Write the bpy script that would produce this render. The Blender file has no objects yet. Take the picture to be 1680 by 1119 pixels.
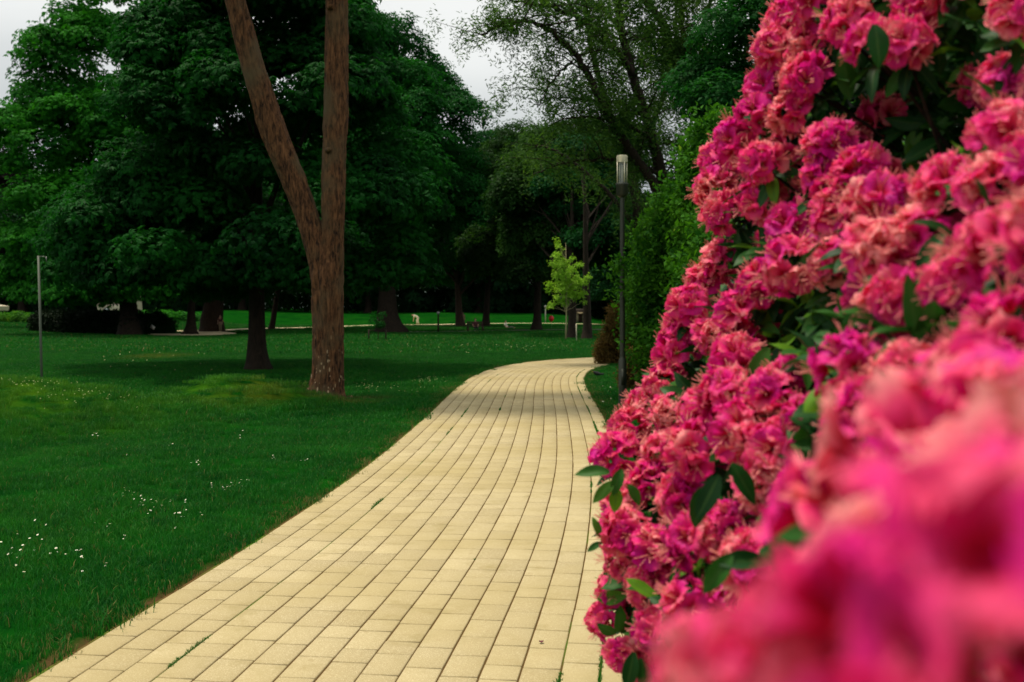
import bpy, math, random
import numpy as np
from mathutils import Vector, Matrix, noise as mnoise
R = math.radians
rng = np.random.default_rng(7)
random.seed(7)
scene = bpy.context.scene
COL = scene.collection

# ------------------------------------------------------------------ camera
FPX = 1633.0
CAMH = 1.6
PITCH = math.atan((559.5 - 505.0) / FPX)
cam_d = bpy.data.cameras.new("camera")
cam = bpy.data.objects.new("camera", cam_d)
COL.objects.link(cam)
cam.location = (0, 0, CAMH)
cam.rotation_euler = (R(90) - PITCH, 0, 0)
cam_d.sensor_width = 36
cam_d.lens = FPX / 1680 * 36
cam_d.clip_start = 0.05
cam_d.clip_end = 6000
cam_d.dof.use_dof = True
cam_d.dof.focus_distance = 6.5
cam_d.dof.aperture_fstop = 3.6
scene.camera = cam

# ------------------------------------------------------------------ world: overcast sky
SUN_DIR = Vector((-0.24, 0.10, 0.90)).normalized()
w = bpy.data.worlds.new("World")
scene.world = w
w.use_nodes = True
nt = w.node_tree
nt.nodes.clear()
N = nt.nodes.new
L = nt.links.new
out = N("ShaderNodeOutputWorld")
sky = N("ShaderNodeTexSky")
sky.sky_type = 'NISHITA'
sky.sun_disc = False
sky.sun_elevation = math.asin(SUN_DIR.z)
sky.sun_rotation = math.atan2(SUN_DIR.x, SUN_DIR.y)
bg1 = N("ShaderNodeBackground")
bg1.inputs[1].default_value = 0.08
L(sky.outputs[0], bg1.inputs[0])
tc = N("ShaderNodeTexCoord")
sep = N("ShaderNodeSeparateXYZ")
L(tc.outputs["Generated"], sep.inputs[0])
nz = N("ShaderNodeTexNoise")
nz.inputs["Scale"].default_value = 2.6
nz.inputs["Detail"].default_value = 5
mp = N("ShaderNodeMapping")
mp.inputs["Scale"].default_value = (1, 1, 2.6)
L(tc.outputs["Generated"], mp.inputs[0])
L(mp.outputs[0], nz.inputs["Vector"])
ma = N("ShaderNodeMath")
ma.operation = 'MULTIPLY_ADD'
L(nz.outputs["Fac"], ma.inputs[0])
ma.inputs[1].default_value = 0.22
so_ = N('ShaderNodeMath'); so_.operation = 'SUBTRACT'; so_.inputs[1].default_value = 0.035
L(sep.outputs[2], so_.inputs[0]); L(so_.outputs[0], ma.inputs[2])
rmp = N("ShaderNodeValToRGB")
cr = rmp.color_ramp
cr.elements[0].position = 0.0
cr.elements[0].color = (0.20, 0.23, 0.235, 1)
cr.elements[1].position = 1.0
cr.elements[1].color = (.66, .68, .70, 1)
for p, c in ((0.17, (0.36, 0.39, 0.395)), (0.24, (0.50, 0.52, 0.515)), (0.33, (0.70, 0.71, 0.69)), (0.45, (0.82, 0.82, 0.79))):
    e = cr.elements.new(p)
    e.color = c + (1,)
L(ma.outputs[0], rmp.inputs[0])
bg2 = N("ShaderNodeBackground")
bg2.inputs[1].default_value = 1.25
L(rmp.outputs[0], bg2.inputs[0])
mx = N("ShaderNodeMixShader")
mx.inputs[0].default_value = 0.9
L(bg1.outputs[0], mx.inputs[1])
L(bg2.outputs[0], mx.inputs[2])
L(mx.outputs[0], out.inputs[0])

# ------------------------------------------------------------------ sun
sd = bpy.data.lights.new("sun", 'SUN')
sd.energy = 4.0
sd.angle = R(8)
sd.color = (1.0, 0.90, 0.74)
so = bpy.data.objects.new("sun", sd)
COL.objects.link(so)
so.rotation_euler = SUN_DIR.to_track_quat('Z', 'Y').to_euler()

scene.view_settings.view_transform = 'Standard'
scene.view_settings.look = 'None'
scene.view_settings.gamma = 1
scene.view_settings.exposure = 0.1
scene.view_settings.use_curve_mapping = False
cy = scene.cycles
cy.max_bounces = 5
cy.diffuse_bounces = 3
cy.glossy_bounces = 2
cy.transmission_bounces = 4
cy.transparent_max_bounces = 4
cy.caustics_reflective = False
cy.caustics_refractive = False
cy.use_denoising = True

# ------------------------------------------------------------------ projection helpers (1680x1119 pixels of the view)
SP, CP = math.sin(PITCH), math.cos(PITCH)
def pt(px, py, Y):
    """the point at forward distance Y seen at a pixel"""
    a = (px - 840) / FPX
    b = (559.5 - py) / FPX
    dy = CP + b * SP
    dz = b * CP - SP
    t = Y / dy
    return Vector((a * t, Y, CAMH + dz * t))

def sstep(a, b, x):
    t = np.clip((x - a) / (b - a), 0, 1)
    return t * t * (3 - 2 * t)

# path centreline
CL = np.array([(-2.1, -4), (-1.45, -0.5), (-0.97, 2.4), (-0.74, 4.3), (-0.42, 6.9), (-0.16, 10), (0.03, 14.2), (0.13, 17.6),
               (0.24, 20.8), (0.45, 23.6), (0.88, 26.2), (1.7, 28.6), (3.0, 30.4), (4.8, 31.7), (7.5, 32.6), (11, 33.0), (16, 32.6), (24, 31)])
def catmull(P, n):
    out = []
    for i in range(len(P) - 1):
        p0 = P[max(i - 1, 0)]; p1 = P[i]; p2 = P[i + 1]; p3 = P[min(i + 2, len(P) - 1)]
        for k in range(n):
            t = k / n
            out.append(0.5 * ((2 * p1) + (-p0 + p2) * t + (2 * p0 - 5 * p1 + 4 * p2 - p3) * t * t + (-p0 + 3 * p1 - 3 * p2 + p3) * t ** 3))
    out.append(P[-1])
    return np.array(out)
CLs = catmull(CL, 24)
seg = np.diff(CLs, axis=0)
sl = np.hypot(seg[:, 0], seg[:, 1])
S = np.concatenate([[0], np.cumsum(sl)])
TN = np.gradient(CLs, S, axis=0)
TN /= np.linalg.norm(TN, axis=1)[:, None]
HALF = 1.29
def path_at(s, u):
    x = np.interp(s, S, CLs[:, 0]); y = np.interp(s, S, CLs[:, 1])
    tx = np.interp(s, S, TN[:, 0]); ty = np.interp(s, S, TN[:, 1])
    return x + ty * u, y - tx * u       # u > 0 is to the right
def path_dist(x, y):
    """signed-less distance to the centreline"""
    x = np.asarray(x, float); y = np.asarray(y, float)
    d = np.full(x.shape, 1e9)
    for i in range(0, len(CLs) - 1, 3):
        a = CLs[i]; b = CLs[min(i + 3, len(CLs) - 1)]
        ab = b - a
        t = np.clip(((x - a[0]) * ab[0] + (y - a[1]) * ab[1]) / (ab @ ab), 0, 1)
        d = np.minimum(d, np.hypot(x - a[0] - t * ab[0], y - a[1] - t * ab[1]))
    return d

def hgt(x, y):
    x = np.asarray(x, float); y = np.asarray(y, float)
    z = 0.66 * np.exp(-(((x + 7.0) / 2.2) ** 2 + ((y - 13.2) / 1.9) ** 2))
    z += 0.46 * np.exp(-(((x + 4.5) / 1.05) ** 2 + ((y - 16.2) / 1.3) ** 2)) - 0.22 * np.exp(-(((x + 6.0) / 4.0) ** 2 + ((y - 20.5) / 2.6) ** 2))
    z += 0.10 * np.exp(-(((x + 4.0) / 1.6) ** 2 + ((y - 9.5) / 2.0) ** 2))
    z += 0.05 * np.sin(x * 0.35 + 1.0) * np.sin(y * 0.21) * sstep(22, 30, y)
    z += 1.1 * sstep(74, 96, y) * sstep(-22, -34, x)
    z += 1.0 * sstep(100, 114, y) * sstep(14, 2, x) * sstep(-40, -20, x) * (y < 400)
    pd = path_dist(x, y)
    z = z * sstep(1.3, 3.2, pd)
    z = np.where(pd < 3.5, z, z)
    return z
def ground_hit(px, py):
    Y = np.concatenate([np.arange(2.0, 30, 0.05), np.arange(30, 140, 0.5)])
    k = np.array(pt(px, py, 1.0)) - np.array([0, 0, CAMH])
    hz = hgt(k[0] * Y, Y)
    i = int(np.argmax(CAMH + k[2] * Y <= hz))
    return Vector((k[0] * Y[i], Y[i], float(hz[i])))

# ------------------------------------------------------------------ object helpers
def tag(o, label=None, cat=None, group=None, kind=None):
    if label: o["label"] = label
    if cat: o["category"] = cat
    if group: o["group"] = group
    if kind: o["kind"] = kind
    return o
def empty(name, loc, rz=0):
    o = bpy.data.objects.new(name, None)
    COL.objects.link(o)
    o.location = loc
    o.rotation_euler = (0, 0, rz)
    o.empty_display_size = 0.2
    return o
def fast_mesh(name, V, F, smooth=False, attrs=None, mats=None, fmat=None):
    """V (n,3); F (m,k) array, or a list of such arrays"""
    if not isinstance(F, (list, tuple)): F = [F]
    F = [np.asarray(f, np.int32) for f in F if len(f)]
    me = bpy.data.meshes.new(name)
    V = np.asarray(V, np.float32)
    me.vertices.add(len(V))
    me.vertices.foreach_set("co", V.ravel())
    loops = np.concatenate([f.ravel() for f in F])
    tot = np.concatenate([np.full(len(f), f.shape[1], np.int32) for f in F])
    start = np.concatenate([[0], np.cumsum(tot)[:-1]]).astype(np.int32)
    me.loops.add(len(loops))
    me.loops.foreach_set("vertex_index", loops)
    me.polygons.add(len(tot))
    me.polygons.foreach_set("loop_start", start)
    if smooth:
        me.polygons.foreach_set("use_smooth", np.ones(len(tot), bool))
    for m in (mats or []): me.materials.append(m)
    if fmat is not None:
        me.polygons.foreach_set("material_index", np.asarray(fmat, np.int32))
    me.update(calc_edges=True)
    for k, v in (attrs or {}).items():
        a = me.attributes.new(k, 'FLOAT', 'POINT')
        a.data.foreach_set("value", np.asarray(v, np.float32))
    return me
def obj(name, me, parent=None, loc=None):
    o = bpy.data.objects.new(name, me)
    COL.objects.link(o)
    if parent: o.parent = parent
    if loc is not None: o.location = loc
    return o
class MB:
    """collects pieces into one mesh"""
    def __init__(s): s.V = []; s.F = {3: [], 4: []}; s.n = 0; s.A = []
    def add(s, V, F, a=0.0):
        V = np.asarray(V, float)
        s.V.append(V)
        F = F if isinstance(F, list) else [F]
        for f in F:
            f = np.asarray(f, np.int32)
            if len(f): s.F[f.shape[1]].append(f + s.n)
        s.A.append(np.full(len(V), a) if np.isscalar(a) else np.asarray(a))
        s.n += len(V)
    def mesh(s, name, mat, smooth=True, attr="v"):
        F = [np.concatenate(s.F[k]) for k in (3, 4) if s.F[k]]
        return fast_mesh(name, np.concatenate(s.V), F, smooth, {attr: np.concatenate(s.A)}, [mat])
    def build(s, name, mat, parent=None, smooth=True, loc=None):
        return obj(name, s.mesh(name, mat, smooth), parent, loc)

def tube(P, rad, sides=10, cap=True, rough=0.0, seed=0, plates=0):
    P = np.asarray(P, float); rad = np.asarray(rad, float)
    n = len(P)
    T = np.gradient(P, axis=0)
    T /= np.linalg.norm(T, axis=1)[:, None] + 1e-9
    ref = np.array([0.0, 1.0, 0.0]) if abs(T[0, 1]) < 0.9 else np.array([1.0, 0, 0])
    X = np.cross(T, ref); X /= np.linalg.norm(X, axis=1)[:, None] + 1e-9
    Yv = np.cross(T, X)
    a = np.linspace(0, 2 * np.pi, sides, endpoint=False)
    rr = rad[:, None] * np.ones(sides)
    if rough:
        for i in range(n):
            for j in range(sides):
                q = Vector((math.cos(a[j]) * 3.2, math.sin(a[j]) * 3.2, P[i, 2] * 1.1 + seed))
                q2 = Vector((math.cos(a[j]) * 9, math.sin(a[j]) * 9, P[i, 2] * 3.0 + seed))
                rr[i, j] *= 1 + rough * (mnoise.noise(q) + 0.6 * mnoise.noise(q2))
                if plates:
                    q3 = Vector((math.cos(a[j]) * 7, math.sin(a[j]) * 7, P[i, 2] * 2.2 + seed))
                    rr[i, j] *= 1 - .13 * max(0, .55 - 3.2 * abs(mnoise.noise(q3))) + .02 * mnoise.noise(q3 * 4)
    V = P[:, None, :] + rr[..., None] * (np.cos(a)[None, :, None] * X[:, None, :] + np.sin(a)[None, :, None] * Yv[:, None, :])
    V = V.reshape(-1, 3)
    i = np.arange(n - 1)[:, None] * sides
    j = np.arange(sides)[None, :]
    j2 = (j + 1) % sides
    F = np.stack([i + j, i + j2, i + sides + j2, i + sides + j], -1).reshape(-1, 4)
    if cap:
        V = np.concatenate([V, P[:1], P[-1:]])
        b = n * sides
        jj = np.arange(sides)
        c1 = np.stack([np.full(sides, b), (jj + 1) % sides, jj], 1)
        o_ = (n - 1) * sides
        c2 = np.stack([np.full(sides, b + 1), o_ + jj, o_ + (jj + 1) % sides], 1)
        return V, [F, np.concatenate([c1, c2])]
    return V, [F]
def box(x0, x1, y0, y1, z0, z1):
    V = np.array([(x0, y0, z0), (x1, y0, z0), (x1, y1, z0), (x0, y1, z0), (x0, y0, z1), (x1, y0, z1), (x1, y1, z1), (x0, y1, z1)], float)
    F = np.array([(0, 3, 2, 1), (4, 5, 6, 7), (0, 1, 5, 4), (1, 2, 6, 5), (2, 3, 7, 6), (3, 0, 4, 7)])
    return V, F
def lathe(prof, sides=24, cx=0, cy=0):
    prof = np.asarray(prof, float)
    P = np.stack([np.full(len(prof), cx), np.full(len(prof), cy), prof[:, 1]], 1)
    a = np.linspace(0, 2 * np.pi, sides, endpoint=False)
    V = P[:, None, :] + np.stack([prof[:, 0:1] * np.cos(a), prof[:, 0:1] * np.sin(a), np.zeros((len(prof), sides))], -1)
    V = V.reshape(-1, 3)
    i = np.arange(len(prof) - 1)[:, None] * sides; j = np.arange(sides)[None, :]; j2 = (j + 1) % sides
    F = np.stack([i + j, i + j2, i + sides + j2, i + sides + j], -1).reshape(-1, 4)
    return V, [F]

# ------------------------------------------------------------------ materials
def new_mat(name):
    m = bpy.data.materials.new(name)
    m.use_nodes = True
    m.node_tree.nodes.clear()
    return m, m.node_tree.nodes.new, m.node_tree.links.new
def rgb(c): return (c[0], c[1], c[2], 1)
def simple(name, col, rough=0.6, metal=0.0, var=0.15, scale=6.0, bump=0.0):
    m, N, L = new_mat(name)
    o = N("ShaderNodeOutputMaterial"); b = N("ShaderNodeBsdfPrincipled")
    t = N("ShaderNodeTexCoord"); n = N("ShaderNodeTexNoise")
    n.inputs["Scale"].default_value = scale; n.inputs["Detail"].default_value = 4
    L(t.outputs["Object"], n.inputs["Vector"])
    mixn = N("ShaderNodeMix"); mixn.data_type = 'RGBA'
    mixn.inputs["A"].default_value = rgb([c * (1 - var) for c in col]); mixn.inputs["B"].default_value = rgb([min(1, c * (1 + var)) for c in col])
    L(n.outputs["Fac"], mixn.inputs["Factor"])
    L(mixn.outputs["Result"], b.inputs["Base Color"])
    b.inputs["Roughness"].default_value = rough; b.inputs["Metallic"].default_value = metal
    if bump:
        bp = N("ShaderNodeBump"); bp.inputs["Strength"].default_value = bump
        L(n.outputs["Fac"], bp.inputs["Height"]); L(bp.outputs[0], b.inputs["Normal"])
    L(b.outputs[0], o.inputs[0])
    return m
def leaf_mat(name, ca, cb, trans=0.38, rough=0.6, clump=0.5, tcol=None, spec=0.06, cc=None):
    """two-sided leaf: ca..cb picked per leaf and by a slow noise through the crown"""
    m, N, L = new_mat(name)
    o = N("ShaderNodeOutputMaterial")
    g = N("ShaderNodeNewGeometry")
    n = N("ShaderNodeTexNoise"); n.inputs["Scale"].default_value = clump; n.inputs["Detail"].default_value = 2
    L(g.outputs["Position"], n.inputs["Vector"])
    a = N("ShaderNodeMath"); a.operation = 'MULTIPLY_ADD'; a.inputs[1].default_value = 0.55
    L(g.outputs["Random Per Island"], a.inputs[0])
    b_ = N("ShaderNodeMath"); b_.operation = 'MULTIPLY_ADD'; b_.inputs[1].default_value = 1.6; b_.inputs[2].default_value = -0.6
    L(n.outputs["Fac"], b_.inputs[0]); L(b_.outputs[0], a.inputs[2])
    r = N("ShaderNodeValToRGB")
    r.color_ramp.elements[0].color = rgb(ca); r.color_ramp.elements[1].color = rgb(cb)
    if cc:
        e = r.color_ramp.elements.new(0.93); e.color = rgb(cb)
        r.color_ramp.elements[-1].color = rgb(cc)
    L(a.outputs[0], r.inputs[0])
    b = N("ShaderNodeBsdfPrincipled"); b.inputs["Roughness"].default_value = rough
    b.inputs["Specular IOR Level"].default_value = spec
    L(r.outputs[0], b.inputs["Base Color"])
    t = N("ShaderNodeBsdfTranslucent")
    hs = N("ShaderNodeMix"); hs.data_type = 'RGBA'; hs.blend_type = 'MULTIPLY'; hs.inputs["Factor"].default_value = 1
    L(r.outputs[0], hs.inputs["A"]); hs.inputs["B"].default_value = rgb(tcol or (1.3, 1.25, 0.6))
    L(hs.outputs["Result"], t.inputs[0])
    s = N("ShaderNodeMixShader"); s.inputs[0].default_value = trans
    L(b.outputs[0], s.inputs[1]); L(t.outputs[0], s.inputs[2]); L(s.outputs[0], o.inputs[0])
    return m
def bark_mat(name, ca, cb, scale=5.0, flecks=False, bump=0.7, cc=None):
    m, N, L = new_mat(name)
    o = N("ShaderNodeOutputMaterial"); b = N("ShaderNodeBsdfPrincipled")
    t = N("ShaderNodeNewGeometry")
    mp = N("ShaderNodeMapping"); mp.inputs["Scale"].default_value = (scale * 2.2, scale * 2.2, scale * 0.5)
    L(t.outputs["Position"], mp.inputs[0])
    n = N("ShaderNodeTexNoise"); n.inputs["Scale"].default_value = 1.5; n.inputs["Detail"].default_value = 8; n.inputs["Roughness"].default_value = 0.68
    n.inputs["Distortion"].default_value = 0.5
    L(mp.outputs[0], n.inputs["Vector"])
    r = N("ShaderNodeValToRGB")
    r.color_ramp.elements[0].position = 0.36; r.color_ramp.elements[1].position = 0.66
    r.color_ramp.elements[0].color = rgb(ca); r.color_ramp.elements[1].color = rgb(cb)
    L(n.outputs["Fac"], r.inputs[0])
    col = r.outputs[0]
    if cc:
        n2 = N("ShaderNodeTexNoise"); n2.inputs["Scale"].default_value = 1.3; n2.inputs["Detail"].default_value = 6
        L(t.outputs["Position"], n2.inputs["Vector"])
        r2 = N("ShaderNodeValToRGB"); r2.color_ramp.elements[0].position = 0.48; r2.color_ramp.elements[1].position = 0.66
        L(n2.outputs["Fac"], r2.inputs[0])
        m2 = N("ShaderNodeMix"); m2.data_type = 'RGBA'
        L(r2.outputs[0], m2.inputs["Factor"]); L(col, m2.inputs["A"]); m2.inputs["B"].default_value = rgb(cc)
        col = m2.outputs["Result"]
    if flecks:
        mp3 = N("ShaderNodeMapping"); mp3.inputs["Scale"].default_value = (17, 17, 6)
        L(t.outputs["Position"], mp3.inputs[0])
        v = N("ShaderNodeTexVoronoi"); v.inputs["Scale"].default_value = 1.0
        L(mp3.outputs[0], v.inputs["Vector"])
        r3 = N("ShaderNodeValToRGB"); r3.color_ramp.elements[0].position = 0.20; r3.color_ramp.elements[0].color = (1, 1, 1, 1)
        r3.color_ramp.elements[1].position = 0.27; r3.color_ramp.elements[1].color = (0, 0, 0, 1)
        L(v.outputs["Distance"], r3.inputs[0])
        sx = N("ShaderNodeSeparateXYZ"); L(t.outputs["Position"], sx.inputs[0])
        mr = N("ShaderNodeMapRange"); mr.inputs[1].default_value = 1.35; mr.inputs[2].default_value = 0.35
        L(sx.outputs[2], mr.inputs[0])
        n4 = N("ShaderNodeTexNoise"); n4.inputs["Scale"].default_value = 7.0
        L(t.outputs["Position"], n4.inputs["Vector"])
        g4 = N("ShaderNodeMath"); g4.operation = 'GREATER_THAN'; g4.inputs[1].default_value = 0.5
        L(n4.outputs["Fac"], g4.inputs[0])
        mu = N("ShaderNodeMath"); mu.operation = 'MULTIPLY'; L(r3.outputs[0], mu.inputs[0]); L(mr.outputs[0], mu.inputs[1])
        mu2 = N("ShaderNodeMath"); mu2.operation = 'MULTIPLY'; L(mu.outputs[0], mu2.inputs[0]); L(g4.outputs[0], mu2.inputs[1])
        m3 = N("ShaderNodeMix"); m3.data_type = 'RGBA'
        L(mu2.outputs[0], m3.inputs["Factor"]); L(col, m3.inputs["A"]); m3.inputs["B"].default_value = (0.45, 0.33, 0.19, 1)
        col = m3.outputs["Result"]
    L(col, b.inputs["Base Color"])
    b.inputs["Roughness"].default_value = 0.9
    b.inputs["Specular IOR Level"].default_value = 0.2
    bp = N("ShaderNodeBump"); bp.inputs["Strength"].default_value = bump; bp.inputs["Distance"].default_value = 0.03
    L(n.outputs["Fac"], bp.inputs["Height"]); L(bp.outputs[0], b.inputs["Normal"])
    L(b.outputs[0], o.inputs[0])
    return m

def grass_nodes(N, L, blade):
    """colour of the lawn by place: deep green, olive drifts, a dry patch beside the pine, painted sunlight on the mounds and pale soil edges"""
    g = N("ShaderNodeNewGeometry")
    def noise(sc, det=4, rough=0.6):
        n = N("ShaderNodeTexNoise"); n.inputs["Scale"].default_value = sc; n.inputs["Detail"].default_value = det; n.inputs["Roughness"].default_value = rough
        L(g.outputs["Position"], n.inputs["Vector"]); return n.outputs["Fac"]
    def ramp(f, p0, p1):
        r = N("ShaderNodeMapRange"); r.inputs[1].default_value = p0; r.inputs[2].default_value = p1
        L(f, r.inputs[0]); return r.outputs[0]
    def mix(f, a, b):
        m = N("ShaderNodeMix"); m.data_type = 'RGBA'; L(f, m.inputs["Factor"])
        for k, v in (("A", a), ("B", b)):
            if isinstance(v, tuple): m.inputs[k].default_value = rgb(v)
            else: L(v, m.inputs[k])
        return m.outputs["Result"]
    base = mix(ramp(noise(0.9, 5), 0.35, 0.65), (0.0048, 0.092, 0.008), (0.0115, 0.160, 0.010))
    base = mix(ramp(noise(0.35, 3), 0.5, 0.75), base, (0.022, 0.165, 0.012))
    base = mix(ramp(noise(4.0, 4), 0.45, 0.85), base, (0.003, 0.060, 0.010))
    if blade:
        base = mix(ramp(g.outputs["Random Per Island"], 0.55, 1.25), base, (0.045, 0.20, 0.012))
        base = mix(ramp(g.outputs["Random Per Island"], 0.98, 0.985), base, (0.20, 0.17, 0.05))
    # dry drift beside the pine; sunlight on the mounds is painted in as tint
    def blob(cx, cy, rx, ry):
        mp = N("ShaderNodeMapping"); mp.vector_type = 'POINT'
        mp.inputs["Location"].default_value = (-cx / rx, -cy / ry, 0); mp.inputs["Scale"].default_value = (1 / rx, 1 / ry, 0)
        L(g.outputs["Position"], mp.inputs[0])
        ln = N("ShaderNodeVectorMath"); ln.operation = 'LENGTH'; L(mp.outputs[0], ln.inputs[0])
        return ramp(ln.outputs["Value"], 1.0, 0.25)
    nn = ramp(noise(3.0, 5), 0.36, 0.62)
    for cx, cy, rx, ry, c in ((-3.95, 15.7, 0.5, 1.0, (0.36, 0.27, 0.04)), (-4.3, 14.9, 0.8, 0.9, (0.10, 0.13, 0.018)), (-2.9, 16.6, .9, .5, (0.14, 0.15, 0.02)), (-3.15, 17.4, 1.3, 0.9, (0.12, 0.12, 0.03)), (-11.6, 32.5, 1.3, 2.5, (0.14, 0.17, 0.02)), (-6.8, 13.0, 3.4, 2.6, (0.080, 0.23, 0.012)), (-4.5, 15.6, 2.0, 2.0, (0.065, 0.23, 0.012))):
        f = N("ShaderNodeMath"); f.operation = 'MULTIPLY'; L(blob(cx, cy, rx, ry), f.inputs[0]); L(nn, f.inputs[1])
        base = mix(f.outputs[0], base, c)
    return base, mix, ramp, noise

# lawn soil sheet
m, N, L = new_mat("lawn_ground")
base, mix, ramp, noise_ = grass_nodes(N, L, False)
at = N("ShaderNodeAttribute"); at.attribute_name = "soil"
ad = N("ShaderNodeMath"); ad.operation = 'MULTIPLY_ADD'; ad.inputs[1].default_value = 0.9
L(noise_(5.0, 5), ad.inputs[0]); sb = N("ShaderNodeMath"); sb.operation = 'SUBTRACT'; sb.inputs[1].default_value = 0.45
L(at.outputs["Fac"], sb.inputs[0]); L(sb.outputs[0], ad.inputs[2])
col = mix(ramp(ad.outputs[0], 0.35, 0.7), base, (0.20, 0.125, 0.055))
o = N("ShaderNodeOutputMaterial"); b = N("ShaderNodeBsdfPrincipled"); b.inputs["Roughness"].default_value = 1.0; b.inputs["Specular IOR Level"].default_value = 0.0
dk = N("ShaderNodeMix"); dk.data_type = 'RGBA'; dk.blend_type = 'MULTIPLY'; dk.inputs["Factor"].default_value = 1; L(col, dk.inputs["A"]); dk.inputs["B"].default_value = (.38, .36, .34, 1)
L(dk.outputs["Result"], b.inputs["Base Color"])
bp = N("ShaderNodeBump"); bp.inputs["Strength"].default_value = 0.6; bp.inputs["Distance"].default_value = 0.04
L(noise_(14.0, 6), bp.inputs["Height"]); L(bp.outputs[0], b.inputs["Normal"]); L(b.outputs[0], o.inputs[0])
M_LAWN = m
m, N, L = new_mat("grass_blade")
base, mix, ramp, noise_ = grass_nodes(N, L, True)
o = N("ShaderNodeOutputMaterial"); b = N("ShaderNodeBsdfPrincipled"); b.inputs["Roughness"].default_value = 0.55; b.inputs["Specular IOR Level"].default_value = 0.15
L(base, b.inputs["Base Color"])
t = N("ShaderNodeBsdfTranslucent"); L(base, t.inputs[0])
s = N("ShaderNodeMixShader"); s.inputs[0].default_value = 0.35
L(b.outputs[0], s.inputs[1]); L(t.outputs[0], s.inputs[2]); L(s.outputs[0], o.inputs[0])
M_BLADE = m

# paving stone
m, N, L = new_mat("paving_stone")
o = N("ShaderNodeOutputMaterial"); b = N("ShaderNodeBsdfPrincipled"); g = N("ShaderNodeNewGeometry")
def pn(sc, det=5, rough=0.6):
    n = N("ShaderNodeTexNoise"); n.inputs["Scale"].default_value = sc; n.inputs["Detail"].default_value = det; n.inputs["Roughness"].default_value = rough
    L(g.outputs["Position"], n.inputs["Vector"]); return n.outputs["Fac"]
def pmix(f, a, b2, typ='MIX'):
    q = N("ShaderNodeMix"); q.data_type = 'RGBA'; q.blend_type = typ
    if isinstance(f, float): q.inputs["Factor"].default_value = f
    else: L(f, q.inputs["Factor"])
    for k, v in (("A", a), ("B", b2)):
        if isinstance(v, tuple): q.inputs[k].default_value = rgb(v)
        else: L(v, q.inputs[k])
    return q.outputs["Result"]
def pr(f, p0, p1):
    r = N("ShaderNodeMapRange"); r.inputs[1].default_value = p0; r.inputs[2].default_value = p1; L(f, r.inputs[0]); return r.outputs[0]
at = N("ShaderNodeAttribute"); at.attribute_name = "v"
c = pmix(at.outputs["Fac"], (0.315, 0.256, 0.132), (0.405, 0.336, 0.180))
c = pmix(pr(pn(170, 3, 0.8), 0.52, 0.66), c, (0.60, 0.52, 0.32))
c = pmix(pr(pn(230, 3, 0.8), 0.56, 0.66), c, (0.30, 0.21, 0.09))
c = pmix(pr(pn(0.7, 6), 0.42, 0.75), c, (0.33, 0.262, 0.112))
c = pmix(pr(pn(2.6, 7, .7), 0.56, 0.74), c, (0.29, 0.232, 0.10))
c = pmix(pr(pn(13, 6, 0.7), 0.60, 0.80), c, (0.29, 0.22, 0.10))
L(c, b.inputs["Base Color"]); b.inputs["Roughness"].default_value = 0.85; b.inputs["Specular IOR Level"].default_value = 0.25
bp = N("ShaderNodeBump"); bp.inputs["Strength"].default_value = 0.35; bp.inputs["Distance"].default_value = 0.004
L(pn(150, 4, 0.7), bp.inputs["Height"]); L(bp.outputs[0], b.inputs["Normal"]); L(b.outputs[0], o.inputs[0])
M_PAVE = m
# joint filling
m, N, L = new_mat("joint_sand")
o = N("ShaderNodeOutputMaterial"); b = N("ShaderNodeBsdfPrincipled"); g = N("ShaderNodeNewGeometry")
at = N("ShaderNodeAttribute"); at.attribute_name = "moss"
f0 = N("ShaderNodeMath"); f0.operation = 'MULTIPLY_ADD'; f0.inputs[1].default_value = 1.1
L(pn(1.7, 5), f0.inputs[0]); L(at.outputs["Fac"], f0.inputs[2])
c = pmix(pr(f0.outputs[0], 0.72, 0.95), (0.095, 0.058, 0.022), (0.060, 0.15, 0.012))
L(c, b.inputs["Base Color"]); b.inputs["Roughness"].default_value = 1.0; b.inputs["Specular IOR Level"].default_value = 0
L(b.outputs[0], o.inputs[0])
M_JOINT = m

EMER = leaf_mat("leaf_emerald", (0.003, 0.034, 0.008), (0.012, 0.115, 0.012), clump=0.45)
EMER2 = leaf_mat("leaf_emerald_bright", (0.006, 0.070, 0.010), (0.040, 0.26, 0.012), clump=0.5)
MIDG = leaf_mat("leaf_mid_green", (0.003, 0.034, 0.011), (0.014, 0.100, 0.020), clump=0.4)
BROWNG = leaf_mat("leaf_brown_green", (0.007, 0.032, 0.007), (0.028, 0.085, 0.012), clump=0.35)
WILL = leaf_mat("leaf_willow", (0.010, 0.052, 0.010), (0.085, 0.19, 0.030), trans=0.4, clump=0.8)
YOUNG = leaf_mat("leaf_young_lime", (0.18, 0.42, 0.035), (0.45, 0.72, 0.08), trans=0.4, clump=1.2, tcol=(1.0, 1.0, 0.5))
HEDGE = leaf_mat("leaf_hornbeam", (0.010, 0.072, 0.008), (0.070, 0.23, 0.013), clump=1.3, cc=(0.22, 0.38, 0.03))
MAPLE = leaf_mat("leaf_maple", (0.004, 0.042, 0.010), (0.016, 0.115, 0.014), clump=0.8)
BERB = leaf_mat("leaf_barberry", (0.045, 0.036, 0.010), (0.20, 0.125, 0.035), clump=2.0, tcol=(1, 1, 0.8))
DRED = leaf_mat("leaf_copper_beech", (0.010, 0.008, 0.010), (0.035, 0.018, 0.024), clump=0.6, tcol=(1, 1, 1))
NEEDLE = leaf_mat("pine_needles", (0.008, 0.030, 0.012), (0.02, 0.06, 0.02))
CLIP = leaf_mat("leaf_clipped_hedge", (0.004, 0.010, 0.005), (0.010, 0.024, 0.008), trans=0.15, clump=1.5)  # near-black leaf colours carry the shade painted onto the hedge
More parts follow.
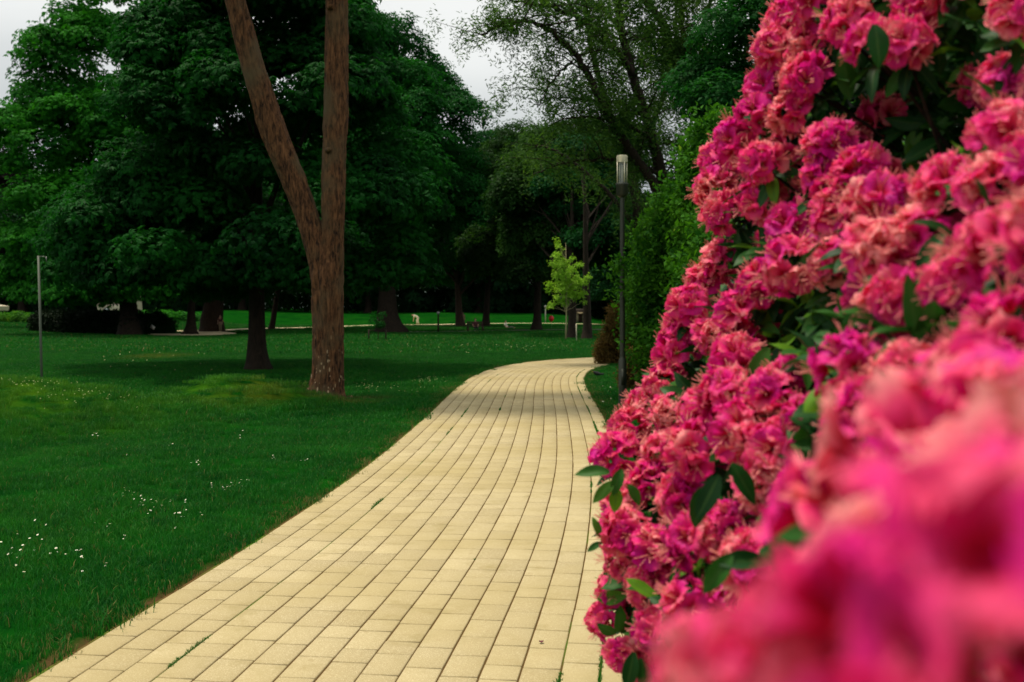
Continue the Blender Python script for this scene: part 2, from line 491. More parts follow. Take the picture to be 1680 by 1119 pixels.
WOODS = leaf_mat("leaf_far_wood", (0.005, 0.030, 0.011), (0.013, 0.066, 0.017), clump=0.2)
BARK_D = bark_mat("bark_dark", (0.010, 0.008, 0.005), (0.032, 0.022, 0.014))
BARK_M = bark_mat("bark_brown", (0.020, 0.013, 0.008), (0.060, 0.036, 0.022))
BARK_P = bark_mat("bark_pine", (0.006, 0.0034, 0.0018), (0.190, 0.086, 0.035), scale=6.6, flecks=True, bump=1.0, cc=(0.095, 0.068, 0.034))
BARK_Y = simple("young_stem", (0.34, 0.30, 0.15), 0.8)

# ------------------------------------------------------------------ ground sheet
def axis(parts):
    out = []
    for a, b_, st in parts: out.append(np.arange(a, b_, st))
    return np.concatenate(out + [[parts[-1][1]]])
gx = axis([(-3000, -400, 400), (-400, -60, 20), (-60, -14, 1.0), (-14, 6, 0.14), (6, 30, 1.0), (30, 400, 20), (400, 3000, 400)])
gy = axis([(-600, -40, 80), (-40, -2, 2.0), (-2, 37, 0.16), (37, 120, 1.0), (120, 400, 20), (400, 4000, 400)])
GX, GY = np.meshgrid(gx, gy, indexing='ij')
GZ = hgt(GX, GY)
pd = path_dist(GX, GY)
fz = 0.012 * np.sin(GX * 7.1 + GY * 3.3) * np.sin(GY * 5.7 - GX * 2.1)
GZ = GZ + np.where((GY < 40) & (np.abs(GX) < 14), fz * sstep(1.4, 2.2, pd), 0)
GZ = np.where(pd < HALF + 0.05, -0.05, GZ)
soil = np.clip(1 - (pd - HALF) / 0.20, 0, 1) * (GY < 45)
# bare ground under the azalea and hedges
soil = np.maximum(soil, 0.95 * np.exp(-(((GX - 1.9) / 1.2) ** 2 + ((GY - 2.8) / 2.6) ** 2)))
nx, ny = len(gx), len(gy)
I = np.arange(nx - 1)[:, None] * ny + np.arange(ny - 1)[None, :]
F = np.stack([I, I + ny, I + ny + 1, I + 1], -1).reshape(-1, 4)
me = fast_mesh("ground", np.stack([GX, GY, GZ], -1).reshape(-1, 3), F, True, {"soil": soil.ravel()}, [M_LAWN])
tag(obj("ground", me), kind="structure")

# ------------------------------------------------------------------ paved path
NC = 15
CW = 2 * HALF / NC
bed = []
ss = np.arange(0, S[-1] - 0.1, 0.2)
us = np.linspace(-HALF - 0.02, HALF + 0.02, 2 * NC * 2 + 1)
SS, UU = np.meshgrid(ss, us, indexing='ij')
bx, by = path_at(SS, UU)
I = np.arange(len(ss) - 1)[:, None] * len(us) + np.arange(len(us) - 1)[None, :]
F = np.stack([I, I + 1, I + len(us) + 1, I + len(us)], -1).reshape(-1, 4)
col_i = (UU + HALF) / CW
moss = 0.30 * np.exp(-((col_i - 3) / 0.2) ** 2) + 0.42 * np.exp(-((col_i - 14) / 0.2) ** 2) + 0.25 * np.exp(-((col_i - 0) / 0.4) ** 2) + 0.2 * np.exp(-((col_i - 13) / 0.2) ** 2)
me = fast_mesh("path_bed", np.stack([bx, by, np.full(bx.shape, 0.0095)], -1).reshape(-1, 3), F, False, {"moss": moss.ravel()}, [M_JOINT])
tag(obj("path_bed", me), kind="structure")
mb = MB()
r = random.Random(3)
for c in range(NC):
    u0 = -HALF + c * CW; u1 = u0 + CW
    s = 0.02 + r.random() * 0.25
    while s < S[-1] - 0.6:
        ln = r.choice((0.262, 0.262, 0.262, 0.262, 0.175)) if s < 30 else 0.26
        g = 0.0036 + 0.0016 * r.random()
        gl = 0.0043 + 0.0016 * r.random()
        bev = 0.004
        a0, a1 = s + gl, s + ln - gl
        b0, b1 = u0 + g + r.uniform(-.001, .001), u1 - g + r.uniform(-.001, .001)
        zt = 0.016 + r.uniform(-0.0012, 0.0012)
        tl = r.uniform(-0.001, 0.001)
        n = 2
        pts = []
        for (ins, z) in ((0, 0.0), (0, zt - bev * 0.8), (bev, zt)):
            for sa, ub in ((a0 + ins, b0 + ins), (a0 + ins, b1 - ins), (a1 - ins, b1 - ins), (a1 - ins, b0 + ins)):
                x, y = path_at(sa, ub)
                pts.append((x, y, z + (tl if ub < (b0 + b1) / 2 else -tl) * (z > 0)))
        f = []
        for k in (0, 4):
            for j in range(4):
                f.append((k + j, k + (j + 1) % 4, k + 4 + (j + 1) % 4, k + 4 + j))
        f.append((8, 9, 10, 11))
        v = min(1, max(0, r.gauss(0.55, 0.27)))
        if c == 0: v *= 0.5
        mb.add(pts, np.array(f), v)
        s += ln
tag(mb.build("path", M_PAVE, smooth=False), kind="structure")

# far pale walk across the park
WALKS = []
def ribbon(name, pts, wd, z, mat, n=8):
    P = catmull(np.array(pts, float), n)
    WALKS.append((P, wd))
    T = np.gradient(P, axis=0); T /= np.linalg.norm(T, axis=1)[:, None]
    Nn = np.stack([-T[:, 1], T[:, 0]], 1)
    a = P + Nn * wd / 2; b2 = P - Nn * wd / 2
    V = np.concatenate([np.c_[a, hgt(a[:, 0], a[:, 1]) + z], np.c_[b2, hgt(b2[:, 0], b2[:, 1]) + z]])
    k = len(P); i = np.arange(k - 1)
    return tag(obj(name, fast_mesh(name, V, np.stack([i, i + 1, k + i + 1, k + i], 1), False, None, [mat])), kind="structure")
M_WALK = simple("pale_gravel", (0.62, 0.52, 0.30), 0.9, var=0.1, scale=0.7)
def gp(px, py):
    d = CAMH / ((py - 505.0) / FPX) ; return ((px - 840) / FPX * d, d)
ribbon("path", [(-21.4, 60.5), (-20.2, 58.8), (-18.8, 58.6), (-18.0, 60.5), (-20.8, 66.5), (-18.9, 70.5)], 2.4, 0.03, M_WALK)
ribbon("path", [(-24.5, 69.0), gp(365, 542.3), gp(440, 539), gp(560, 535.6), gp(640, 533.6), gp(720, 532.0), (-2.5, 98.6), (4, 98.6), (12, 97)], 2.0, 0.036, M_WALK)
M_WALK2 = simple("dark_walk", (0.10, 0.13, 0.06), 0.95, var=0.2, scale=0.5)  # darker, greener tone than the pale walk
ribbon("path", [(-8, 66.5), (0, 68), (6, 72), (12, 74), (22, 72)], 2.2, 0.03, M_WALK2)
# ------------------------------------------------------------------ hills behind the park, cloud haze painted into their grey
M_HILL = simple("hill_painted_haze", (0.10, 0.135, 0.13), 1.0, var=0.12, scale=0.004)
hx = np.linspace(-2200, 2200, 60)
V = []; Fh = []
for k, (dy, f) in enumerate(((900, 0.0), (1150, 0.55), (1500, 1.0), (2000, 0.9))):
    for x in hx:
        base = 90 + 70 * math.sin(x * 0.0017 + 2.2) + 30 * mnoise.noise(Vector((x * 0.004, k * 0.4, 3))) + 12 * mnoise.noise(Vector((x * 0.02, k, 5)))
        V.append((x, dy, -2 + max(0, base + 120) * f * 0.36))
n = len(hx)
for k in range(3):
    for i in range(n - 1): Fh.append((k * n + i, k * n + i + 1, (k + 1) * n + i + 1, (k + 1) * n + i))
tag(obj("hills", fast_mesh("hills", np.array(V), np.array(Fh), True, None, [M_HILL])), kind="structure")

# ------------------------------------------------------------------ grass (uncountable): tufts scattered over the lawn
def tuft_mesh(name, size, nb, h0, h1, wd, seed):
    g = np.random.default_rng(seed)
    x = g.uniform(-size / 2, size / 2, nb); y = g.uniform(-size / 2, size / 2, nb)
    h = g.uniform(h0, h1, nb); a = g.uniform(0, 2 * np.pi, nb); lean = g.uniform(0.1, 0.9, nb) * h
    la = g.uniform(0, 2 * np.pi, nb)
    wx, wy = np.cos(a) * wd / 2, np.sin(a) * wd / 2
    lx, ly = np.cos(la) * lean, np.sin(la) * lean
    P = np.stack([np.stack([x - wx, y - wy, np.full(nb, -0.01)], 1), np.stack([x + wx, y + wy, np.full(nb, -0.01)], 1),
                  np.stack([x + wx * .8 + lx * .35, y + wy * .8 + ly * .35, h * .62], 1), np.stack([x - wx * .8 + lx * .35, y - wy * .8 + ly * .35, h * .62], 1),
                  np.stack([x + lx, y + ly, h * (1 - 0.25 * (lean / h) ** 2)], 1)], 1).reshape(-1, 3)
    i = np.arange(nb)[:, None] * 5
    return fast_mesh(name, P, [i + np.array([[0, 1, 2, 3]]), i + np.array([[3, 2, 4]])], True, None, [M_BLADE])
def scatter(name, label, pts, meshes, smin=0.8, smax=1.2, amp=.55):
    src = bpy.data.collections.new(name + "_tufts")
    for k, me in enumerate(meshes):
        o = bpy.data.objects.new("grass_tuft", me); src.objects.link(o)
    n = len(pts)
    me = bpy.data.meshes.new(name); me.vertices.add(n); me.vertices.foreach_set("co", np.asarray(pts, np.float32).ravel())
    cl = np.array([mnoise.noise(Vector((p_[0] * 1.3, p_[1] * 1.0, 2.0))) + .5 * mnoise.noise(Vector((p_[0] * 4, p_[1] * 3, 7.0))) for p_ in pts])
    for k, v in (("rz", rng.uniform(0, 6.283, n)), ("sc", rng.uniform(smin, smax, n) * np.clip(1 + amp * cl, .6, 1.6))):
        a = me.attributes.new(k, 'FLOAT', 'POINT'); a.data.foreach_set("value", v.astype(np.float32))
    me.update()
    o = obj(name, me)
    ng = bpy.data.node_groups.new(name + "_scatter", 'GeometryNodeTree')
    ng.interface.new_socket("Geometry", in_out='INPUT', socket_type='NodeSocketGeometry')
    ng.interface.new_socket("Geometry", in_out='OUTPUT', socket_type='NodeSocketGeometry')
    gi = ng.nodes.new("NodeGroupInput"); go = ng.nodes.new("NodeGroupOutput")
    iop = ng.nodes.new("GeometryNodeInstanceOnPoints"); ci = ng.nodes.new("GeometryNodeCollectionInfo")
    ci.inputs["Collection"].default_value = src; ci.inputs["Separate Children"].default_value = True
    iop.inputs["Pick Instance"].default_value = True
    ng.links.new(gi.outputs[0], iop.inputs["Points"]); ng.links.new(ci.outputs[0], iop.inputs["Instance"])
    a1 = ng.nodes.new("GeometryNodeInputNamedAttribute"); a1.data_type = 'FLOAT'; a1.inputs["Name"].default_value = "rz"
    a2 = ng.nodes.new("GeometryNodeInputNamedAttribute"); a2.data_type = 'FLOAT'; a2.inputs["Name"].default_value = "sc"
    cx = ng.nodes.new("ShaderNodeCombineXYZ")
    ng.links.new(a1.outputs[0], cx.inputs[2]); ng.links.new(cx.outputs[0], iop.inputs["Rotation"]); ng.links.new(a2.outputs[0], iop.inputs["Scale"])
    ng.links.new(iop.outputs[0], go.inputs[0])
    md = o.modifiers.new("scatter", 'NODES'); md.node_group = ng
    return tag(o, label, "grass", None, "stuff")
def lawn_pts(y0, y1, st, pxl, pxr, margin):
    P = []
    for y in np.arange(y0, y1, st):
        xa = (pxl - 840) / FPX * y; xb = (pxr - 840) / FPX * y
        x = np.arange(xa, xb, st)
        P.append(np.stack([x + rng.uniform(-st / 2, st / 2, len(x)), y + rng.uniform(-st / 2, st / 2, len(x))], 1))
    P = np.concatenate(P)
    d = path_dist(P[:, 0], P[:, 1])
    ok = d > HALF + margin
    if y1 > 50:
        for Wp, wd_ in WALKS:
            Wd = catmull(Wp, 6)
            dd_ = np.min(np.hypot(P[:, 0][:, None] - Wd[None, :, 0], P[:, 1][:, None] - Wd[None, :, 1]), axis=1)
            ok &= dd_ > wd_ / 2 + 1.3
    P = P[ok]
    return np.c_[P, hgt(P[:, 0], P[:, 1])]
near = [tuft_mesh("tuft_near", 0.30, 340, 0.025, 0.065, 0.0038, s) for s in (1, 2, 3, 4)]
mid = [tuft_mesh("tuft_mid", 0.7, 560, 0.025, 0.065, 0.008, s) for s in (5, 6, 7)]
far = [tuft_mesh("tuft_far", 1.8, 420, 0.05, 0.12, 0.028, s) for s in (8, 9, 10)]
pn_ = lawn_pts(2.6, 13.5, 0.20, -120, 1200, 0.15)
xr_, yr_ = [a_.ravel() for a_ in np.meshgrid(np.arange(.4, 5.5, .26), np.arange(-.5, 12, .26))]
xr_ = xr_ + rng.uniform(-.12, .12, xr_.shape); yr_ = yr_ + rng.uniform(-.12, .12, yr_.shape)
ok_ = (path_dist(xr_, yr_) > HALF + .15) & ((xr_ - 840 * 0) > (1200 - 840) / FPX * np.maximum(yr_, 2.0)) 
pn_ = np.concatenate([pn_, np.c_[xr_[ok_], yr_[ok_], hgt(xr_[ok_], yr_[ok_])]])
scatter("grass", "short green grass growing on the near lawn and mounds beside the path", pn_, near)
edge = []
for s_ in np.arange(1.0, S[-1] - 6, 0.05):
    for sgn in (-1, 1):
        for k_ in range(3):
            wob = .5 + .5 * mnoise.noise(Vector((s_ * 1.7, sgn * 3.0, 1.0)))
            if r.random() > .25 + .75 * wob: continue
            u = sgn * (HALF + r.uniform(0.05 - .10 * wob, 0.26))
            x, y = path_at(s_, u)
            if y > .5: edge.append((x, y, 0.0 if abs(u) > HALF else .004))
M_DRY = leaf_mat("dry_grass", (0.10, 0.11, 0.02), (0.30, 0.24, 0.09), trans=.3, clump=2.0, tcol=(1, 1, 1))
dry_m = [tuft_mesh("dry_tuft", 0.14, 16, 0.015, 0.05, 0.004, s) for s in (41, 42)]
for q_ in dry_m: q_.materials[0] = M_DRY
dry_p = [e_ for e_ in edge if r.random() < .30 + .5 * (mnoise.noise(Vector((e_[1] * .9, e_[0], 6))) > .08)]
scatter("dry_grass", "dry yellowish straws of grass along the paving edge", np.array(dry_p), dry_m)
joint = []
for s_ in np.arange(3.0, 30, 0.022):
    for ci, dens in ((3, .55), (14, .8), (13, .18), (1, .12), (6, .06), (9, .05)):
        nz_ = mnoise.noise(Vector((s_ * .8, ci * 5.1, 4.0))) + .5 * mnoise.noise(Vector((s_ * 4, ci * 5.1, 9.0)))
        if nz_ > .70 - dens: 
            x, y = path_at(s_, -HALF + ci * CW + r.uniform(-.004, .004)); joint.append((x, y, .0098))
scatter("grass", "thin straggling grass along the edges of the paving", np.array(edge), [tuft_mesh("tuft_edge", 0.10, 24, 0.02, 0.06, 0.004, s) for s in (21, 22, 23)], .6, 1.3)
scatter("joint_moss", "moss and tiny grass growing in the joints of the paving", np.array(joint), [tuft_mesh("moss_tuft", 0.016, 14, 0.008, 0.022, 0.003, s) for s in (31, 32, 33)], .6, 1.2)
scatter("grass", "green grass of the middle lawn around the pine", lawn_pts(13.5, 36, 0.42, -150, 1300, 0.30), mid, amp=.25)
scatter("grass", "shaded green grass of the far park lawn", lawn_pts(36, 90, 1.15, -150, 1300, 1.0), far, amp=.25)

# ------------------------------------------------------------------ foliage
def leaflet_template(kind, g):
    """returns (k,4,3) quads of one spray, roughly in the xy plane, hanging outward"""
    Q = []
    def leaf(p, d, up, ln, wd):
        d = d / np.linalg.norm(d); s = np.cross(d, up); s /= np.linalg.norm(s) + 1e-9
        u = np.cross(s, d)
        Q.append([p, p + d * ln * .5 + s * wd / 2 + u * wd * .12, p + d * ln - u * ln * .10, p + d * ln * .5 - s * wd / 2 + u * wd * .12])
    if kind == "palmate":
        for k in range(4):
            a = g.uniform(0, 6.28); rr = g.uniform(0.0, 0.24)
            c = np.array([math.cos(a) * rr, math.sin(a) * rr, g.uniform(-.06, .06)])
            ta = a + g.uniform(-.6, .6)
            for j in range(5):
                b_ = ta + (j - 2) * 0.62
                leaf(c, np.array([math.cos(b_), math.sin(b_), g.uniform(-.65, -.15)]), np.array([0, 0, 1.0]), g.uniform(.11, .17), g.uniform(.045, .062))
    elif kind == "oval":
        for k in range(14):
            a = g.uniform(0, 6.28); rr = g.uniform(0.0, 0.2)
            c = np.array([math.cos(a) * rr, math.sin(a) * rr, g.uniform(-.07, .07)])
            b_ = a + g.uniform(-1, 1)
            leaf(c, np.array([math.cos(b_), math.sin(b_), g.uniform(-.5, .35)]), g.normal(0, .4, 3) + np.array([0, 0, 1.0]), g.uniform(.08, .13), g.uniform(.05, .075))
    elif kind == "willow":
        for k in range(12):
            c = np.array([0, 0, -0.05 * k + .2]) + g.normal(0, .035, 3)
            a = g.uniform(0, 6.28)
            leaf(c, np.array([math.cos(a), math.sin(a), g.uniform(-1.2, .2)]), g.normal(0, 1, 3), g.uniform(.09, .15), g.uniform(.024, .038))
    elif kind == "small":
        for k in range(14):
            c = g.normal(0, .06, 3)
            d = g.normal(0, 1, 3) + np.array([0, 0, -.1])
            leaf(c, d, g.normal(0, .5, 3) + np.array([0, 0, 1.0]), g.uniform(.045, .07), g.uniform(.025, .038))
    elif kind == "needle":
        for k in range(16):
            leaf(np.zeros(3), g.normal(0, 1, 3) + np.array([0, 0, .3]), g.normal(0, 1, 3), .16, .012)
    return np.array(Q)
TPL = {k: [leaflet_template(k, np.random.default_rng(100 + i)) for i in range(6)] for k in ("palmate", "oval", "willow", "small", "needle")}
def sprays(P, Nrm, kind, size, g, name, mat):
    """place sprays at P facing Nrm as one mesh"""
    n = len(P)
    Z = Nrm / (np.linalg.norm(Nrm, axis=1)[:, None] + 1e-9)
    A = g.normal(0, 1, (n, 3)); X = np.cross(A, Z); X /= np.linalg.norm(X, axis=1)[:, None] + 1e-9
    Y = np.cross(Z, X)
    sc = size * g.uniform(0.7, 1.3, n)
    Vs = []
    ti = g.integers(0, 6, n)
    for t in range(6):
        m_ = ti == t
        if not m_.any(): continue
        T = TPL[kind][t]                                    # (k,4,3)
        M = np.stack([X[m_], Y[m_], Z[m_]], 1) * sc[m_][:, None, None]      # rows
        V = np.einsum('kqc,ncd->nkqd', T, M) + P[m_][:, None, None, :]
        Vs.append(V.reshape(-1, 3))
    V = np.concatenate(Vs)
    return fast_mesh(name, V, np.arange(len(V)).reshape(-1, 4), False, None, [mat])
def bough_points(B, n, g, low=-0.35, jit=0.16):
    """B: (m,6) centre+radii"""
    B = np.asarray(B, float)
    wt = (B[:, 3] * B[:, 4] + B[:, 3] * B[:, 5]); wt /= wt.sum()
    idx = g.choice(len(B), n * 2, p=wt)
    D = g.normal(0, 1, (n * 2, 3)); D /= np.linalg.norm(D, axis=1)[:, None]
    ok = D[:, 2] > low
    idx, D = idx[ok][:n], D[ok][:n]
    rr = 1 - np.abs(g.normal(0, jit, len(D)))
    # lumpiness
    lump = 1 + 0.16 * np.sin(D[:, 0] * 6 + idx) * np.sin(D[:, 1] * 5 + idx * 2.1) + 0.1 * np.sin(D[:, 2] * 9 + idx * 1.3)
    P = B[idx, :3] + D * B[idx, 3:] * (rr * lump)[:, None]
    Nn = D / B[idx, 3:]; Nn /= np.linalg.norm(Nn, axis=1)[:, None]
    return P, Nn
def boughs(c, rx, ry, rz, n, br, g, flat=0.55, prof=None):
    """bough blobs through an envelope ellipsoid"""
    out = []
    for k in range(n):
        while True:
            d = g.normal(0, 1, 3); d /= np.linalg.norm(d)
            if d[2] > -0.75: break
        f = g.uniform(0.35, 0.93) ** 0.7
        s = br * g.uniform(0.65, 1.35)
        if prof:
            tz = g.uniform(-1, 1); w_ = np.interp(tz, [p_[0] for p_ in prof], [p_[1] for p_ in prof]); a_ = g.uniform(0, 6.283); f = g.uniform(.15, 1) ** .6 * w_
            s *= .55 + .45 * min(1, w_)
            out.append((c[0] + math.cos(a_) * rx * f, c[1] + math.sin(a_) * ry * f, c[2] + tz * rz, s, s, s * flat * g.uniform(.8, 1.3))); continue
        out.append((c[0] + d[0] * rx * f, c[1] + d[1] * ry * f, c[2] + d[2] * rz * f, s, s, s * flat * g.uniform(.8, 1.3)))
    return np.array(out)
def limb_path(a, b, g, sag=0.1, n=7):
    a = np.array(a, float); b = np.array(b, float)
    L_ = np.linalg.norm(b - a)
    t = np.linspace(0, 1, n)[:, None]
    P = a + (b - a) * t
    mid_ = g.normal(0, L_ * 0.06, 3); mid_[2] += L_ * sag
    return P + mid_ * (np.sin(t * np.pi)) + g.normal(0, L_ * .012, (n, 3)) * (t > 0) * (t < 1)
def trunk_mb(base, top, r0, r1, g, B=None, nl=14, flare=1.6, sides=18, rough=0.10):
    """tapered trunk with flared foot and limbs to the boughs"""
    mb = MB()
    base = np.array(base, float); top = np.array(top, float)
    n = 16
    t = np.linspace(0, 1, n)
    P = base + (top - base) * t[:, None]
    P[:, 0] += np.sin(t * 3.0 + g.uniform(0, 6)) * .12 * (t > .05) * r0 * 2; P[:, 1] += np.sin(t * 4 + 1) * .1 * r0
    rad = r0 + (r1 - r0) * t
    hz = (P[:, 2] - base[2])
    rad = rad * (1 + (flare - 1) * np.exp(-hz / (r0 * 1.3)))
    P[0, 2] -= 0.15
    hz2 = np.concatenate([[0, .12, .3, .6], np.linspace(1.0, 1.0, 1)]) if False else None
    # extra rings near the foot
    zz = np.array([-.15, 0, .12, .28, .5, .8, 1.2, 1.8])
    zz = zz[zz < (top[2] - base[2]) * .3]
    Pf = np.stack([np.interp(zz, hz, P[:, 0]), np.interp(zz, hz, P[:, 1]), base[2] + zz], 1)
    rf = np.interp(zz, t * (top[2] - base[2]), r0 + (r1 - r0) * t) * (1 + (flare - 1) * np.exp(-np.maximum(zz, 0) / (r0 * 1.3)))
    keep = hz > zz[-1] + .2
    P = np.concatenate([Pf, P[keep]]); rad = np.concatenate([rf, rad[keep]])
    mb.add(*tube(P, rad, sides, True, rough, g.uniform(0, 50)))
    if B is not None:
        idx = g.permutation(len(B))[:nl]
        H = top[2] - base[2]
        for i in idx:
            q = B[i, :3]
            z0 = np.clip((q[2] - base[2]) * g.uniform(.45, .7), H * .22, H * .92)
            tt = z0 / H
            a = base + (top - base) * tt
            ra = (r0 + (r1 - r0) * tt) * g.uniform(.35, .6)
            Pl = limb_path(a, q, g)
            mb.add(*tube(Pl, np.linspace(ra, ra * .2, len(Pl)), 7, False))
    return mb
def tree(name, label, base, cc, rx, ry, rz, r0, n_boughs, br, n_sp, kind, size, mat, bark, seed, group=None, flat=0.55, low=-.35, top=None, cat="tree", flare=1.6, extra=None, nl=14, jit=.16, prof=None):
    g = np.random.default_rng(seed)
    root = tag(empty(name, (base[0], base[1], float(hgt(base[0], base[1])))), label, cat, group)
    off = np.array(root.location)
    B = boughs(np.array(cc) - off, rx, ry, rz, n_boughs, br, g, flat, prof)
    if extra is not None: B = np.concatenate([B, np.array(extra) - np.r_[off, 0, 0, 0]])
    tp = top if top is not None else (cc[0] - off[0], cc[1] - off[1], cc[2] - off[2] + rz * .55)
    trunk_mb((0, 0, 0), tp, r0, r0 * .07, g, B, nl, flare).build("trunk", bark, root)
    P, Nn = bough_points(B, n_sp, g, low, jit)
    Nn = Nn * .7 + np.array([0, 0, .5]) + g.normal(0, .25, Nn.shape)
    obj("crown", sprays(P, Nn, kind, size, g, "crown", mat), root)
    return root
def X(px, Y): return (px - 840) / FPX * Y
def Z(py, Y): return CAMH + (505 - py) / FPX * Y

# large chestnut at left
Y = 57
tree("chestnut_tree", "tall pointed chestnut at the left edge with bright layered leaves against the sky", (X(212, Y), Y, 0),
     (X(158, Y), Y + 1, 10.6), 6.0, 6.0, 8.4, 0.50, 120, 1.9, 17000, "palmate", 1.5, EMER2, BARK_D, 11, flat=.46, low=-.3, jit=.14,
     prof=[(-1, .95), (-.3, 1.0), (.0, .92), (.3, .72), (.6, .52), (1.0, .30)],
     extra=[(X(150, Y), Y, 19.6, 2.0, 2, 1.0), (X(195, Y), Y - 1, 20.6, 2.0, 2, 1.0), (X(235, Y), Y, 19.2, 1.4, 1.4, .7), (X(55, Y), Y - 2, 11.6, 2.0, 3, 1.3), (X(110, Y), Y - 1, 16.0, 1.7, 3, 1.2), (X(88, Y), Y, 14.0, 2.0, 2, 1.5), (X(105, Y), Y + 1, 12.6, 2.6, 2, 1.8), (X(120, Y), Y - 1, 13.2, 2.6, 2, 1.4), (X(130, Y), Y, 17.8, 1.7, 2, 1.2), (X(120, Y), Y - 1, 15.0, 2.4, 2, 1.3)]
     + [(X(px, Y), Y - .5, z_, 2.0, 2.0, 1.1) for px, z_ in ((15, 3.0), (50, 2.7), (85, 2.5), (120, 2.6), (140, 2.2), (153, 2.3), (205, 3.6), (214, 2.5), (232, 2.3), (240, 2.9), (275, 2.8), (100, 4.2), (160, 4.6), (20, 5.5))])
# central spreading tree
Y = 25.4
tree("chestnut_tree", "wide dark chestnut whose trunk stands left of the forked pine", (X(423, Y), Y, 0),
     (X(408, Y), Y + .8, 6.6), 4.6, 4.2, 4.7, 0.24, 130, 1.1, 24000, "palmate", 0.95, EMER, BARK_D, 12, flat=.62, low=-.45, jit=.2,
     prof=[(-1, .8), (-.75, 1.0), (-.4, 1.0), (0, .82), (.5, .60), (1.0, .42)],
     extra=[(X(150, Y), Y + 1, 4.0, 1.5, 1.6, .8), (X(90, Y), Y + 2, 3.3, 1.3, 1.4, .7), (X(240, Y), Y, 5.0, 1.3, 1.6, .8)]
     + [(X(px, Y), Y + dy_, 2.55, 1.2, 1.2, .62) for px, dy_ in ((120, 1), (190, 0), (255, -1), (320, -1.3), (385, -1.6), (455, -1.5), (520, -.8), (585, 0), (640, .8), (330, 1.5), (500, 1.5))]
     + [(X(px, Y), Y + dy_, z_, 1.2, 1.2, .7) for px, dy_, z_ in ((330, 0, 9.6), (400, -1, 10.2), (470, 0, 9.8), (430, 1, 10.8), (500, .5, 9.0), (350, .5, 8.6))])
# tree behind the pine, right shoulder against the sky
Y = 64
tree("maple_tree", "big domed dark green tree behind the forked pine, its right shoulder against the sky", (X(640, Y), Y, 0),
     (X(628, Y), Y + 1, 10.6), 5.9, 6.5, 9.6, 0.62, 100, 2.0, 17000, "oval", 2.0, EMER, BARK_D, 13, flat=.6, jit=.10, flare=1.9, low=-.3)
# brownish group beyond the lawn
Y = 69
tree("lime_tree", "dark olive tree behind the lime green young tree with a straight trunk", (X(880, Y), Y, 0),
     (X(890, Y), Y + 1, 8.2), 5.2, 5, 7.0, 0.30, 60, 1.7, 8500, "oval", 2.0, BROWNG, BARK_D, 14, group="trees at the far side of the lawn", low=-.45)
Y = 84
tree("lime_tree", "dark green tree rising above the far bench with a thin trunk", (X(797, Y), Y, 0),
     (X(815, Y), Y + 1, 9.2), 5.2, 5, 7.4, 0.30, 60, 1.9, 8500, "oval", 2.2, MIDG, BARK_D, 15, group="trees at the far side of the lawn", low=-.45)
Y = 82
tree("lime_tree", "dark tree with a short thin trunk beside the bench in the far lawn", (X(756, Y), Y, 0),
     (X(738, Y), Y + 3, 8.0), 5.2, 5, 6.4, 0.32, 50, 1.9, 7000, "oval", 2.2, EMER, BARK_M, 16, group="trees at the far side of the lawn", low=-.45)
Y = 52.5
tree("lime_tree", "dark tree whose trunk stands just right of the lime green young tree", (X(938, Y), Y, 0),
     (X(925, Y), Y + 5, 7.8), 3.6, 3.5, 5.6, 0.24, 50, 1.4, 7500, "oval", 1.8, BROWNG, BARK_D, 17, group="trees at the far side of the lawn", top=(-.05, .1, 10), flare=1.3, low=-.45)
Y = 50.5
tree("lime_tree", "dark tree with the rightmost trunk beside the white stake", (X(963, Y), Y, 0),
     (X(1010, Y), Y + 5, 7.2), 3.8, 3.5, 5.0, 0.23, 50, 1.4, 7500, "oval", 1.8, MIDG, BARK_D, 18, group="trees at the far side of the lawn", top=(-.1, .1, 10), flare=1.5, low=-.45)
Y = 60
tree("chestnut_tree", "small dark tree with a flared trunk at the bend of the pale walk", (X(312, Y), Y, 0),
     (X(305, Y), Y + 2, 7.6), 4.2, 4, 5.8, 0.26, 45, 1.6, 6000, "palmate", 1.6, EMER, BARK_D, 19, group="trees behind the wide chestnut", flare=2.2, low=-.45)
Y = 66
tree("chestnut_tree", "dark tree with the thick brown trunk behind the person in dark red", (X(348, Y), Y, 0),
     (X(365, Y), Y + 2, 8.2), 5.0, 4, 6.6, 0.72, 45, 1.8, 6500, "palmate", 1.7, MIDG, BARK_M, 20, group="trees behind the wide chestnut", flare=1.25, low=-.45)
Y = 72
tree("chestnut_tree", "slim dark tree seen between the wide chestnut and the forked pine", (X(445, Y), Y, 0),
     (X(470, Y), Y + 3, 8.6), 5.0, 4, 6.6, 0.22, 45, 1.9, 6000, "oval", 2.0, EMER, BARK_M, 21, group="trees behind the wide chestnut", flare=1.2, low=-.45)
Y = 74
tree("copper_beech_tree", "dark purple tree peeping in at the left edge of the view", (X(-45, Y), Y, 0),
     (X(-45, Y), Y + 1, 8.5), 3.6, 3.5, 7.0, 0.3, 40, 1.5, 6000, "oval", 1.6, DRED, BARK_D, 22)
